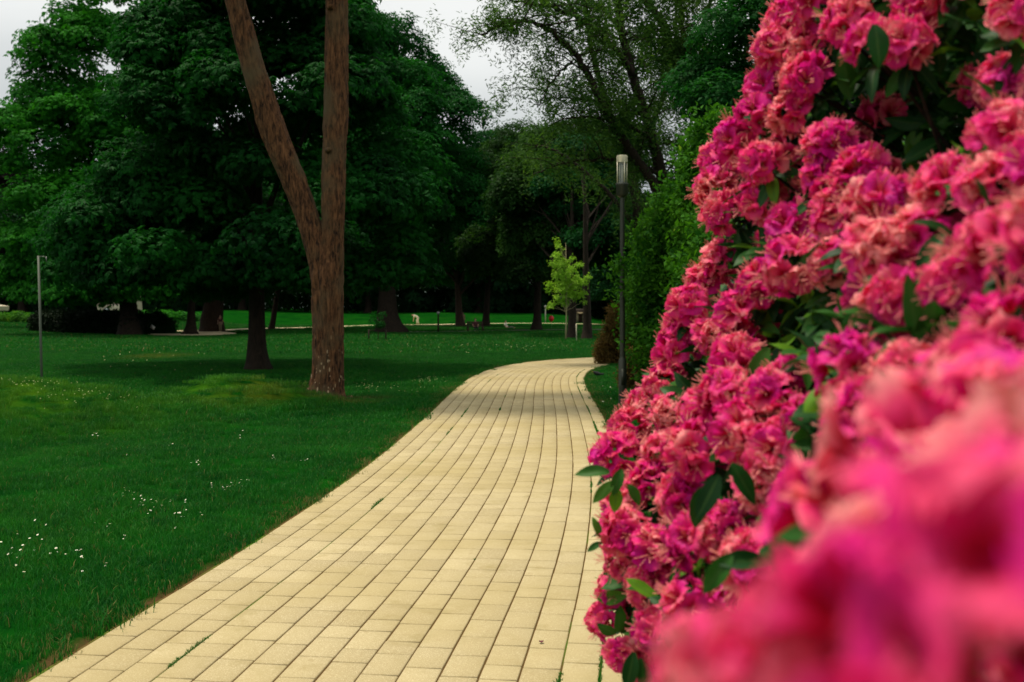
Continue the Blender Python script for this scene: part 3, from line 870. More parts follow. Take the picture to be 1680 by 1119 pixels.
# far wood: things one can tell apart, sharing four crowns
proto = []
for k, (mt, sd_) in enumerate(((WOODS, 31), (WOODS, 32), (MIDG, 33), (BROWNG, 34))):
    g = np.random.default_rng(sd_)
    B = boughs((0, 0, 7.0), 5.2, 5.0, 6.6, 46, 1.9, g)
    P, Nn = bough_points(B, 4800, g, -.5)
    Nn = Nn * .7 + np.array([0, 0, .4])
    cm = sprays(P, Nn, "oval", 2.6, g, "crown", mt)
    tm = trunk_mb((0, 0, 0), (0, 0, 10), .32, .08, g, B, 8).mesh("trunk", BARK_D)
    proto.append((cm, tm))
far_spots = [(-58, 118, 1.25), (-52, 124, 1.3), (-46, 116, 1.05), (-39, 124, 1.25), (-32, 118, 1.15), (-24, 122, 1.3), (-17, 118, 1.15), (-10, 123, 1.25), (-4, 119, 1.2),
             (3, 122, 1.15), (9, 124, 1.2), (13, 112, 1.1), (18, 116, 1.1), (24, 104, 1.1), (31, 110, 1.2), (40, 112, 1.3), (15, 88, .95), (20, 76, 1.0), (12.5, 96, .9), (-66, 122, 1.35)]
far_lab = ["behind the clipped hedge at far left", "behind the white van", "left of the white van beyond the bank", "behind the clipped hedge's right end", "behind the curved bit of pale walk",
           "behind the person in dark red", "between the wide chestnut and the pine", "straight behind the pine trunk", "behind the person bending in white", "behind the dark bollard lamp",
           "behind the balloon, tallest of that row", "behind the red balloon", "behind the two brown trunks", "behind the barberry bush", "behind the street lamp head", "behind the tall green hedge",
           "above the cream hut", "just behind the barberry bush, close and dark", "between the lime green young tree and the barberry bush", "at the far left end of the wood"]
for k, ((x, y, s), lb) in enumerate(zip(far_spots, far_lab)):
    cm, tm = proto[k % 4]
    rt = tag(empty("woodland_tree", (x, y, float(hgt(x, y))), k * 1.3), "dark woodland tree " + lb, "tree", "woodland trees closing the far side of the park")
    rt.scale = (s, s, s)
    obj("trunk", tm, rt); obj("crown", cm, rt)
# undergrowth belt below the wood
g = np.random.default_rng(41)
B = []
for k in range(150):
    x = g.uniform(-75, 60); y = g.uniform(118, 132)
    B.append((x, y, float(hgt(x, y)) + .8, g.uniform(1.5, 3.4), g.uniform(1.5, 3), g.uniform(1.8, 4.2)))
P, Nn = bough_points(np.array(B), 14000, g, -.2)
tag(obj("undergrowth", sprays(P, Nn, "oval", 3.2, g, "undergrowth", WOODS)), "dark undergrowth filling the foot of the far wood", "undergrowth", None, "stuff")

# young lime-green tree
Y = 49
g = np.random.default_rng(51)
yt = tag(empty("young_tree", (X(928, Y), Y, 0)), "slender young tree with lime green leaves on the far lawn", "tree")
mb = MB()
H = Z(392, Y)
mb.add(*tube([(0, 0, -.1), (.02, 0, .8), (.05, 0, 1.8), (.02, 0, 3.2), (0, 0, H - .2)], [.04, .036, .03, .02, .006], 10))
B = []
for (px, py, rp) in ((917, 405, 6), (912, 420, 9), (921, 432, 12), (938, 424, 6), (909, 433, 9), (926, 448, 14), (940, 441, 9), (950, 434, 6), (913, 452, 9), (927, 463, 14), (905, 468, 9), (903, 478, 8), (945, 459, 11), (958, 462, 10), (966, 455, 6), (930, 478, 14),
                     (918, 490, 11), (942, 484, 11), (956, 480, 7), (905, 499, 6), (928, 495, 9), (960, 494, 5), (948, 470, 9), (911, 394, 4), (914, 399, 5), (936, 470, 10), (920, 475, 10), (899, 505, 4)):
    rr = rp / FPX * Y
    B.append((X(px - 0, Y) - X(928, Y), g.uniform(-.35, .35), Z(py, Y), rr, rr, rr * .75))
B = np.array(B)
for b_ in B:
    Pl = limb_path((0, 0, max(1.4, b_[2] - .5 - abs(b_[0]) * .5)), b_[:3], g, 0.02)
    mb.add(*tube(Pl, np.linspace(.014, .004, len(Pl)), 5, False))
mb.build("trunk", BARK_Y, yt)
P, Nn = bough_points(B, 950, g, -.9, .4)
P = P + g.normal(0, .045, P.shape)
obj("crown", sprays(P, Nn * .4 + np.array([0, 0, .6]) + g.normal(0, .5, P.shape), "palmate", .50, g, "crown", YOUNG), yt)
Yk = 47
mb = MB(); mb.add(*tube([(0, 0, -.2), (-.01, 0, .4), (-.02, 0, .85)], [.02, .02, .019], 8))
tag(mb.build("stake", simple("pale_wood", (0.52, 0.48, 0.33), .8), None, True, (X(946, Yk), Yk, 0)), "pale wooden stake standing in the lawn beside the young tree", "stake")

# ------------------------------------------------------------------ forked pine in the lawn
Y = 17.8
z0 = float(hgt(X(533, Y), Y))
pine = tag(empty("forked_pine_tree", (X(533, Y), Y, z0)), "forked red brown pine trunk with white flecks at its foot, nearest tree", "tree")
ox = X(533, Y)
def q(px, py, w_, dy=0): return ((X(px, Y) - ox, dy, Z(py, Y) - z0), w_ / 2 / FPX * Y)
def dense(lst, n=90):
    P = np.array([a for a, b_ in lst]); rd = np.array([b_ for a, b_ in lst])
    C = catmull(np.c_[P, rd], max(2, n // (len(lst) - 1)))
    return C[:, :3], C[:, 3]
mb = MB()
P_, r_ = dense([((0.02, 0, -.15), .50), q(532, 657, 78), q(533, 649, 69), q(534, 638, 62), q(535, 626, 57.5), q(536, 615, 55), q(537.5, 580, 51), q(538.5, 530, 50), q(538, 480, 51), q(537, 450, 50), q(537, 430, 40, .0), q(537, 415, 16, .02)], 150)
mb.add(*tube(P_, r_, 80, True, .10, 3, 1))
P_, r_ = dense([q(537, 500, 36, .02), q(536, 470, 44, .01), q(532.5, 445, 43, 0), q(526, 420, 41, 0), q(519, 398, 39, .0), q(510, 373, 38), q(498, 335, 38), q(485, 300, 39, -.02), q(458, 233, 42, -.05), q(437, 167, 39, -.1), q(417, 100, 35, -.12), q(392, 0, 32, -.15), q(370, -80, 29, -.1), q(352, -200, 24, 0), q(345, -330, 16, .1), q(342, -450, 8, .2)], 120)
mb.add(*tube(P_, r_, 60, True, .12, 11, 1)); PL = P_
P_, r_ = dense([q(539, 500, 36, .02), q(540, 470, 44, .01), q(542, 440, 42, .01), q(544.5, 405, 39, .01), q(546.5, 365, 37), q(546.5, 333, 38), q(550, 250, 38, .05), q(552, 167, 39, .1), q(553, 80, 37, .12), q(554, 0, 36, .1), q(556, -120, 30, .1), q(560, -240, 24, .1), q(566, -370, 15, .1), q(568, -470, 7, .1)], 120)
mb.add(*tube(P_, r_, 60, True, .12, 23, 1)); PRr = P_
# stubs and knots
g = np.random.default_rng(61)
for (px, py, s, dy) in ((429, 150, -1, -.1), (441, 232, -1, -.1), (412, 52, 1, -.2), (455, 205, 1, -.2), (470, 280, -1, -.15), (548, 20, 1, -.15), (545, 250, 1, -.2), (536, 470, 1, -.25), (516, 430, -1, -.1)):
    a = np.array(q(px, py, 1, dy)[0])
    d = np.array([s * .05, -.08, .02])
    mb.add(*tube([a - d * .6, a, a + d * .55], [.055, .042, .022], 8, True, .2, px))
B = []
limbs = MB()
for Pk in (PL, PRr):
    for k in range(16):
        i = int(len(Pk) * (.80 + .19 * k / 16)); a = Pk[min(i, len(Pk) - 1)]
        an = g.uniform(0, 6.28); ln = g.uniform(1.2, 2.6)
        e = a + np.array([math.cos(an) * ln, math.sin(an) * ln, g.uniform(.8, 1.5)])
        e[2] = max(e[2], 9.9)
        Pl = limb_path(a, e, g, .02); mb.add(*tube(Pl, np.linspace(.05, .012, len(Pl)), 6, False))
        B.append((e[0], e[1], e[2], .8, .8, .4))
mb.build("trunk", BARK_P, pine)
P, Nn = bough_points(np.array(B), 3500, g, -.8, .3)
obj("crown", sprays(P, Nn, "needle", 1.4, g, "crown", NEEDLE), pine)

# ------------------------------------------------------------------ airy willows at upper right
def willow(name, label, Y, stems, seed, mat, n_sp, size=1.0, spread=.5, sub=9, root_px=1120, kind="willow"):
    g = np.random.default_rng(seed)
    root = tag(empty(name, (X(root_px, Y), Y, 0)), label, "tree", "airy willows behind the street lamp")
    o_ = np.array((X(root_px, Y), Y, 0.0))
    mb = MB(); pts = []
    for pxs, w0, w1, depth in stems:
        n = len(pxs)
        P = np.array([(X(a, Y), Y + depth * (i / max(1, n - 1)), Z(b_, Y)) for i, (a, b_) in enumerate(pxs)]) - o_
        C = catmull(P, 6)
        C[1:-1] += g.normal(0, .025, C[1:-1].shape)
        rd = np.linspace(w0, w1, len(C)) / 2 / FPX * Y * 1.0
        mb.add(*tube(C, rd, 10, True, .08, seed))
        # side twigs
        ns = int(sub * np.linalg.norm(C[-1] - C[0]) / 2)
        for k in range(ns):
            f = g.uniform(.18, 1); i = int(f * (len(C) - 1)); a = C[i]
            an = g.uniform(0, 6.28); ln = g.uniform(.6, 1.9)
            e = a + np.array([math.cos(an) * ln, math.sin(an) * ln * .8, g.uniform(-.5, .7) * ln])
            Pl = limb_path(a, e, g, .12, 6); mb.add(*tube(Pl, np.linspace(min(.03, rd[i] * .5), .005, 6), 5, False))
            pts.append((Pl, ln))
    per = max(1, n_sp // len(pts))
    PP = []
    for Pl, ln in pts:
        t = g.uniform(.25, 1.08, per); i = np.clip(t * 5, 0, 4.999).astype(int)
        fr = (t * 5 - i)[:, None]
        p = Pl[i] * (1 - fr) + Pl[i + 1] * fr
        PP.append(p + g.normal(0, .16 * spread * 2, (per, 3)) * np.array([1, 1, .8]))
    PP = np.concatenate(PP)
    mb.build("trunk", BARK_D, root)
    Nn = g.normal(0, .35, PP.shape) + np.array([0, 0, 1.0])
    obj("crown", sprays(PP, Nn, kind, size, g, "crown", mat), root)
    return root
willow("willow_tree", "leaning willow with two long stems reaching left over the street lamp", 30,
       [([(1122, 520), (1108, 420), (1085, 290), (1065, 200), (1042, 128), (1025, 60), (1012, -30), (1000, -120), (1000, -190)], 24, 7, 1),
        ([(1098, 350), (1062, 290), (1022, 240), (993, 200), (963, 142), (937, 104), (908, 80), (880, 66), (850, 63), (820, 76), (793, 92)], 16, 3, -2.0),
        ([(1043, 128), (1003, 84), (953, 48), (910, 34), (853, 28), (807, 28)], 10, 2.5, -1.5),
        ([(1060, 190), (1020, 170), (975, 160), (930, 150), (890, 150)], 7, 2, 1.5),
        ([(937, 104), (915, 130), (895, 160), (880, 190)], 5, 1.5, -1),
        ([(953, 48), (930, 0), (900, -50), (860, -90)], 7, 2, 1),
        ([(1085, 290), (1040, 262), (985, 258), (930, 262), (875, 280)], 8, 2, 1),
        ([(1025, 60), (1000, 20), (960, -30), (930, -80)], 8, 2, 2),
        ([(1075, 240), (1030, 215), (960, 205), (915, 215)], 7, 2, -1.5)], 71, WILL, 3300, 1.15, .5, 11)
willow("willow_tree", "upright willow rising to the right of the street lamp head", 33,
       [([(1210, 520), (1180, 330), (1150, 210), (1120, 123), (1100, 87), (1083, 40), (1053, 0), (1030, -70), (1020, -160)], 26, 6, 0),
        ([(1150, 210), (1128, 90), (1120, 0), (1110, -120)], 14, 5, 1.5),
        ([(1120, 123), (1150, 40), (1180, -60)], 10, 4, -1),
        ([(1180, 330), (1200, 200), (1215, 60), (1225, -80)], 14, 5, -1.5),
        ([(1160, 260), (1110, 235), (1075, 225)], 7, 2, 1), ([(1100, 87), (1150, 130), (1190, 180)], 7, 2, 1)], 72, WILL, 3700, 1.2, .55, 12, 1210)
willow("willow_tree", "distant pale willow between the two nearer willow stems", 44,
       [([(1070, 520), (1050, 380), (1030, 270), (1000, 190), (975, 110), (960, 30), (950, -60)], 18, 4, 0), ([(1030, 270), (1080, 180), (1110, 90), (1120, -30)], 12, 4, 2),
        ([(1050, 380), (980, 300), (920, 250), (880, 235)], 9, 3, 1), ([(1050, 350), (1130, 280), (1180, 220)], 9, 3, 1), ([(1000, 190), (950, 150), (900, 130)], 6, 2, 1)], 73, WILL, 1700, 1.3, .8, 7, 1070)

# maple mass behind the azalea and hedge
Y = 21
tree("maple_tree", "leafy dark maple behind the top of the pink azalea", (X(1235, Y) + 1.2, Y, 0), (X(1335, Y), Y, 6.2), 2.3, 2.6, 4.6, .2, 60, .8, 9500, "oval", .95, MAPLE, BARK_D, 81, flat=.6, jit=.12,
     extra=[(X(1165, Y), Y, Z(120, Y), .45, .5, .35), (X(1175, Y), Y - .5, Z(205, Y), .45, .5, .3), (X(1200, Y), Y, Z(60, Y), .5, .5, .4)])
Y = 26
tree("maple_tree", "second maple farther right behind the azalea", (X(1450, Y), Y, 0), (X(1450, Y), Y, 6.2), 3.5, 2.6, 5.2, .2, 50, 1.0, 6000, "oval", 1.1, MAPLE, BARK_D, 82, flat=.6)

# tall hornbeam hedge
def bush(name, label, base, B, n, kind, size, mat, seed, cat="shrub", group=None, low=-.6, jit=.12, nbr=14, rb=.03, nup=.5):
    g = np.random.default_rng(seed)
    z0 = float(hgt(base[0], base[1]))
    root = tag(empty(name, (base[0], base[1], z0)), label, cat, group)
    B = np.array(B, float) - np.array([base[0], base[1], z0, 0, 0, 0])
    mb = MB()
    for i in g.choice(len(B), min(nbr, len(B)), replace=False):
        a = np.array([0, 0, -.05]) if rb < .05 else np.array([B[i, 0] * .2, B[i, 1] * .2, -.05])
        Pl = limb_path(a, B[i, :3], g, .02); mb.add(*tube(Pl, np.linspace(rb, rb * .25, len(Pl)), 7, False))
    mb.build("stems", BARK_D, root)
    P, Nn = bough_points(B, n, g, low, jit)
    ok = P[:, 2] > 0.03
    P, Nn = P[ok], Nn[ok]
    obj("foliage", sprays(P, Nn + np.array([0, 0, nup]) + g.normal(0, .3, Nn.shape), kind, size, g, "foliage", mat), root)
    return root
g = np.random.default_rng(91)
B = []
def hb(px, py, Y, rr, rz=None):
    B.append((X(px, Y) , Y, Z(py, Y), rr, rr, rz or rr))
for py in range(300, 660, 34):
    left = np.interp(py, [300, 330, 400, 470, 560, 660], [1128, 1085, 1050, 1040, 1043, 1058])
    for px in np.arange(left + 22, 1330, 42):
        Yc = 17.3 - (px - 1040) / 300 * 4.5 + g.uniform(-.4, .4)
        hb(px + g.uniform(-9, 9), py + g.uniform(-9, 9), Yc, g.uniform(.26, .42), g.uniform(.3, .42))
for py in range(225, 300, 30):
    for px in np.arange(1140 + (300 - py) * .25, 1400, 40):
        hb(px, py, 15.5 + g.uniform(-.5, .5), g.uniform(.3, .4))
for px_, py_ in ((1012, 440), (1022, 428), (1004, 446), (1030, 450), (1018, 470), (1008, 478), (1034, 436)):
    B.append((X(px_, 15.9), 15.9, Z(py_, 15.9), .085, .09, .05))
for k in range(50):
    B.append((g.uniform(2.9, 4.6), g.uniform(11.5, 17.2), g.uniform(.2, 3.2), .6, .6, .6))
bush("hornbeam_hedge", "tall bright green leafy hedge behind the street lamp", (3.2, 15.8, 0), B, 17000, "small", 1.5, HEDGE, 92, "hedge", low=-.7, rb=.05)
B = []
Y = 28.3
for px, py, rr in ((996, 585, .26), (1003, 560, .30), (1010, 535, .28), (1008, 512, .18), (990, 572, .2), (1020, 585, .28), (1022, 555, .3), (1016, 522, .2), (985, 592, .12), (1035, 575, .35), (1035, 540, .35), (1001, 598, .2), (1012, 600, .2)):
    B.append((X(px, Y), Y + g.uniform(-.2, .2), max(.15, Z(py, Y)), rr, rr, rr))
bush("barberry_bush", "reddish brown bush at the bend of the path beside the lamp post", (X(1003, Y), Y, 0), B, 1500, "small", 1.1, BERB, 93, "shrub")
B = []
Y = 19.5
for px, py, rr in ((1034, 600, .14), (1030, 620, .15), (1036, 636, .16), (1044, 610, .16), (1040, 585, .14), (1030, 640, .1)):
    B.append((X(px, Y), Y, max(.1, Z(py, Y)), rr, rr, rr))
bush("barberry_bush", "small brown low bush at the foot of the hedge right behind the lamp post", (X(1034, Y), Y, 0), B, 420, "small", .8, BERB, 94, "shrub")
# trees across the clipped hedge
g = np.random.default_rng(95)
P0 = np.array([X(64, 66), 66.0]); P1 = np.array([X(226, 57), 57.0])
n = 5200
t = g.uniform(0, 1, n); dv = (P1 - P0) / np.linalg.norm(P1 - P0); nv = np.array([dv[1], -dv[0]])
face = g.integers(0, 3, n)
off = np.where(face == 0, -.45, np.where(face == 1, .45, g.uniform(-.45, .45, n)))
zz = np.where(face == 2, 1.05, g.uniform(0.03, 1.05, n))
P = np.c_[P0 + (P1 - P0) * t[:, None] + nv * off[:, None], zz] + g.normal(0, .03, (n, 3))
Nn = np.where((face == 2)[:, None], np.array([0, 0, 1.0]), np.c_[nv * np.sign(off)[:, None], np.zeros(n)])
hz_ = tag(empty("clipped_hedge", (*(P0 + P1) / 2, 0)), "long low box clipped hedge at left, almost black with its shade painted in", "hedge")
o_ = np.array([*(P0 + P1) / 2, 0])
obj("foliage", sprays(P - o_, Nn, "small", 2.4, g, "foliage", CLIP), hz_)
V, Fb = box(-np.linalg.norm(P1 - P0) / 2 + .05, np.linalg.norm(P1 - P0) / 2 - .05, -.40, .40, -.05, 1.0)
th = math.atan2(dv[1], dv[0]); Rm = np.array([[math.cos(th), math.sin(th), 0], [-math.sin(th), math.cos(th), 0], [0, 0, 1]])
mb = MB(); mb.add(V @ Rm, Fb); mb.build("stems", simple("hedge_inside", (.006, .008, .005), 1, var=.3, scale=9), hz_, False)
g = np.random.default_rng(96)
B = [(X(px, 62), 62 + g.uniform(-1, 1), z_, rr, rr, rr) for px, z_, rr in ((236, .3, .7), (250, .4, .8), (266, .35, .7), (243, .8, .5), (257, .85, .5))]
bush("laurel_bush", "rounded dark bush between the clipped hedge and the pale walk", (X(250, 62), 62, 0), B, 900, "oval", 1.4, WOODS, 97, "shrub")
for k, (px0, px1, Yb, lb) in enumerate(((-60, 60, 84, "pale green scrub on the bank left of the thin post"), (150, 262, 86, "green scrub on the bank in front of the white van"), (265, 330, 88, "green scrub on the bank behind the small flared tree"))):
    B = []
    for px in np.arange(px0, px1, 9):
        x = X(px, Yb); B.append((x, Yb + g.uniform(-1, 1), float(hgt(x, Yb)) + .12, .7, .7, g.uniform(.35, .6)))
    bush("scrub_bush", lb, (X((px0 + px1) / 2, Yb), Yb, 0), B, 1300, "oval", 1.6, HEDGE if k == 0 else EMER2, 98 + k, "shrub")

# ------------------------------------------------------------------ street lamp
GREEN_MET = simple("lamp_dark_metal", (0.045, 0.050, 0.036), 0.5, 0.5, var=.25, scale=8, bump=.05)
ALU = simple("lamp_aluminium", (0.66, 0.62, 0.44), 0.42, 0.35, var=.1)
Y = 16.3
lx, lz = X(1022, Y), float(hgt(X(1022, Y), Y))
lamp = tag(empty("street_lamp", (lx, Y, lz)), "slim dark street lamp with a cylindrical lantern beside the path", "street lamp")
def ly(py): return Z(py, Y) - lz
lamp.rotation_euler = (0, R(-0.35), 0)
mb = MB(); mb.add(*lathe([(0, -.1), (.11, -.1), (.11, .015), (.075, .03), (.072, .05)], 24)); mb.build("base_plate", GREEN_MET, lamp)
mb = MB(); mb.add(*lathe([(.067, .02), (.067, .30), (.069, .31), (.069, .33), (.067, .34), (.066, ly(592)), (.050, ly(588)), (.046, ly(586))], 24))
mb.add(*box(-.03, .03, -.0685, -.06, .33, .60)); mb.build("lower_sleeve", GREEN_MET, lamp)
mb = MB(); mb.add(*lathe([(.046, ly(588)), (.043, ly(500)), (.039, ly(400)), (.036, ly(322))], 20)); mb.build("pole", GREEN_MET, lamp)
mb = MB(); mb.add(*lathe([(0, ly(325)), (.04, ly(325)), (.07, ly(323)), (.098, ly(320)), (.098, ly(306)), (.104, ly(305)), (.104, ly(302)), (.09, ly(301.5)), (0, ly(301.5))], 28)); mb.build("collar", GREEN_MET, lamp)
gm, N, L = new_mat("lamp_glass")
o = N("ShaderNodeOutputMaterial"); a = N("ShaderNodeBsdfTransparent"); b = N("ShaderNodeBsdfGlossy"); b.inputs["Roughness"].default_value = .08
a.inputs[0].default_value = (.80, .82, .74, 1)
s = N("ShaderNodeMixShader"); s.inputs[0].default_value = .12
L(a.outputs[0], s.inputs[1]); L(b.outputs[0], s.inputs[2]); L(s.outputs[0], o.inputs[0])
mb = MB(); mb.add(*lathe([(.070, ly(302)), (.070, ly(267))], 28)); gl = mb.build("glass_tube", gm, lamp)
mb = MB(); mb.add(*lathe([(0, ly(302)), (.014, ly(302)), (.014, ly(280)), (.010, ly(279)), (.010, ly(272)), (0, ly(271))], 14)); mb.build("lamp_tube", simple("frosted", (.62, .60, .46), .4), lamp)
for k in range(4):
    an = R(20 + 90 * k); mb = MB()
    mb.add(*tube([(math.cos(an) * .084, math.sin(an) * .084, ly(302)), (math.cos(an) * .084, math.sin(an) * .084, ly(284)), (math.cos(an) * .084, math.sin(an) * .084, ly(267))], [.0105] * 3, 8)); mb.build("rod", ALU, lamp)
prof = [(0, ly(268)), (.088, ly(268))]
for k in range(5):
    za, zb = ly(268 - k * 2), ly(268 - k * 2 - 1.4)
    prof += [(.092, za), (.092, zb), (.078, zb + .001), (.078, ly(268 - k * 2 - 2) - .001)]
prof += [(.088, ly(258)), (.084, ly(256.8)), (0, ly(256.2))]
mb = MB(); mb.add(*lathe(prof, 28)); mb.build("cap", ALU, lamp, False)

# thin post at left with small arm
Y = 18.0
pz = float(hgt(X(67.5, Y), Y))
post = tag(empty("metal_post", (X(67.5, Y), Y, pz)), "thin grey green metal post standing behind the left mound", "post")
mb = MB(); hz = Z(420, Y) - pz
mb.add(*tube([(0, 0, -.3), (-.01, 0, 1), (-.03, 0, hz)], [.023, .022, .020], 14)); mb.build("pole", simple("post_metal", (.075, .09, .06), .6, .2), post)
mb = MB(); mb.add(*tube([(-.03, 0, hz - .02), (.05, 0, hz - .005), (.11, 0, hz - .03)], [.003] * 3, 6)); mb.add(*tube([(.11, 0, hz - .01), (.112, 0, hz - .10)], [.007, .007], 6)); mb.build("hook", simple("hook_metal", (.3, .3, .27), .5, .5), post)
# bollard lamp and pale poles far away
Y = 64
b_ = tag(empty("bollard_lamp", (X(719, Y), Y, 0)), "thin dark bollard with a pale head out on the far lawn", "bollard")
mb = MB(); mb.add(*tube([(0, 0, -.1), (0, 0, .7), (0, 0, Z(514, Y))], [.07, .055, .055], 10)); mb.build("pole", BARK_D, b_)
mb = MB(); mb.add(*lathe([(0, Z(515, Y)), (.09, Z(515, Y)), (.10, Z(512, Y)), (0, Z(511, Y))], 12)); mb.build("head", simple("pale_head", (.3, .32, .3), .5), b_)
for px, py0, Yp, lb in ((895, 505, 100, "thin pale pole left of the red balloon in the far park"), (967, 512, 100, "thin pale pole right of the two brown trunks")):
    mb = MB(); h_ = Z(py0, Yp); mb.add(*tube([(0, 0, -.1), (0, 0, h_)], [.06, .05], 8)); mb.add(*lathe([(0, h_), (.1, h_), (.12, h_ + .2), (0, h_ + .25)], 10))
    tag(mb.build("pole", simple("pale_pole", (.22, .24, .2), .6), None, True, (X(px, Yp), Yp, 0)), lb, "pole")
# red balloon
Y = 72
bl = tag(empty("balloon", (X(904.5, Y), Y, 0)), "bright red balloon above the far lawn", "balloon")
mb = MB(); zc = Z(522.5, Y)
pr_ = [(0, zc + .22)] + [(.19 * math.sin(a_) * (1 if a_ < 1.6 else .95), zc + .22 * math.cos(a_)) for a_ in np.linspace(.2, 2.95, 12)] + [(.02, zc - .25), (.035, zc - .28), (0, zc - .28)]
mb.add(*lathe(pr_, 18)); mb.build("skin", simple("red_rubber", (.85, .015, .03), .35), bl)
mb = MB(); mb.add(*tube([(0, 0, zc - .27), (.03, 0, zc * .5), (0, 0, 0)], [.005] * 3, 5)); mb.build("string", simple("string", (.4, .38, .3), .8), bl)
# cream hut behind the trunks
Y = 104
ht = tag(empty("park_hut", (X(951, Y), Y, 0)), "small cream hut with a dark roof behind the two brown trunks", "hut")
mb = MB(); mb.add(*box(-.6, .6, -1, 1, 0, 1.15)); mb.build("wall", simple("cream_wall", (.30, .25, .15), .9), ht, False)
mb = MB(); mb.add([(-.75, -1.3, 1.152), (.75, -1.3, 1.152), (.75, 1.3, 1.152), (-.75, 1.3, 1.152), (-.75, 0, 1.5), (.75, 0, 1.5)], [np.array([(0, 1, 5, 4), (2, 3, 4, 5), (0, 3, 2, 1)]), np.array([(0, 4, 3), (1, 2, 5)])]); mb.build("roof", BARK_D, ht, False)
mb = MB(); mb.add(*box(-.2, .2, -1.03, -1.003, .05, 1.0)); mb.build("door", BARK_M, ht, False)
# bench
DARKW = simple("dark_red_wood", (.045, .016, .012), .8)
Y = 66
bn = tag(empty("park_bench", (X(780, Y), Y, 0), R(12)), "dark brown bench on the far lawn with a person sitting on it", "bench")
mb = MB()
for k in range(3): mb.add(*box(-.55, .55, -.2 + k * .14, -.08 + k * .14, .36, .39))
mb.build("seat", DARKW, bn, False)
mb = MB()
for k in range(2): mb.add(*box(-.55, .55, .235, .26, .46 + k * .13, .56 + k * .13))
mb.build("backrest", DARKW, bn, False)
for x_ in (-.5, .5):
    for y_ in (-.17, .20):
        mb = MB(); mb.add(*box(x_ - .03, x_ + .03, y_ - .03, y_ + .03, -.03, .357 if y_ < 0 else .72)); mb.build("leg", DARKW, bn, False)

# ------------------------------------------------------------------ vehicles far behind
WPAINT = simple("white_paint", (.50, .45, .31), .4, var=.04); DGLASS = simple("dark_glass", (.02, .025, .025), .15); TYRE = simple("tyre", (.012, .02, .02), .8); RIM = simple("rim", (.08, .12, .12), .4, .4)
def vehicle(name, label, cat, loc, rz, prof, wid, wheels, wr, wins):
    rt = tag(empty(name, loc, rz), label, cat)
    n = len(prof); V = []
    for s_, ins in ((-1, 0), (1, 0)):
        for (x_, z_) in prof: V.append((x_, s_ * (wid / 2 - (.12 if z_ > 1.0 else 0)), z_))
    me = bpy.data.meshes.new("body"); F_ = [tuple(range(n)), tuple(range(2 * n - 1, n - 1, -1))] + [(i, n + i, n + (i + 1) % n, (i + 1) % n) for i in range(n)]
    me.from_pydata(V, [], F_); me.materials.append(WPAINT); me.update()
    o = obj("body", me, rt); bv = o.modifiers.new("bevel", 'BEVEL'); bv.width = .05; bv.segments = 2
    for x_ in wheels:
        for s_ in (-1, 1):
            mb = MB(); V_, F_ = lathe([(0, -.11), (wr * .6, -.11), (wr, -.09), (wr, .09), (wr * .6, .11), (0, .11)], 20)
            V_ = V_[:, [0, 2, 1]] + np.array([x_, s_ * (wid / 2 - .05), wr]); mb.add(V_, F_); wh = mb.build("wheel", TYRE, rt)
            mb = MB(); V_, F_ = lathe([(0, -.125), (wr * .58, -.125), (wr * .58, .125), (0, .125)], 16); mb.add(V_[:, [0, 2, 1]] + np.array([x_, s_ * (wid / 2 - .05), wr]), F_); mb.build("rim", RIM, wh)
    for (x0, x1, z0_, z1) in wins:
        for s_ in (-1, 1):
            yv = s_ * (wid / 2 - (.12 if z0_ > 1.0 else 0))
            mb = MB(); mb.add(*box(x0, x1, min(yv, yv + s_ * .012), max(yv, yv + s_ * .012), z0_, z1)); mb.build("window", DGLASS, rt, False)
    return rt
Y = 98
vehicle("white_van", "cream white van partly hidden behind the trees at left", "van", (X(203, Y), Y, 1.0), R(4),
        [(-2.2, .35), (-2.25, 1.0), (-1.5, 1.3), (-.9, 2.05), (1.5, 2.1), (1.55, .35)], 1.9, (-1.3, .9), .33, [(-1.0, -.3, 1.15, 1.75), (-.1, .9, 1.15, 1.75)])
Y = 92
vehicle("white_car", "pale car cut off by the left edge of the view", "car", (X(-30, Y), Y, float(hgt(X(-30, Y), Y))), R(180),
        [(-2.1, .3), (-2.15, .75), (-1.2, .9), (-.6, 1.4), (.9, 1.42), (1.8, .95), (2.1, .85), (2.15, .3)], 1.75, (-1.3, 1.3), .32, [(-.5, .2, .95, 1.3), (.3, 1.0, .95, 1.3)])
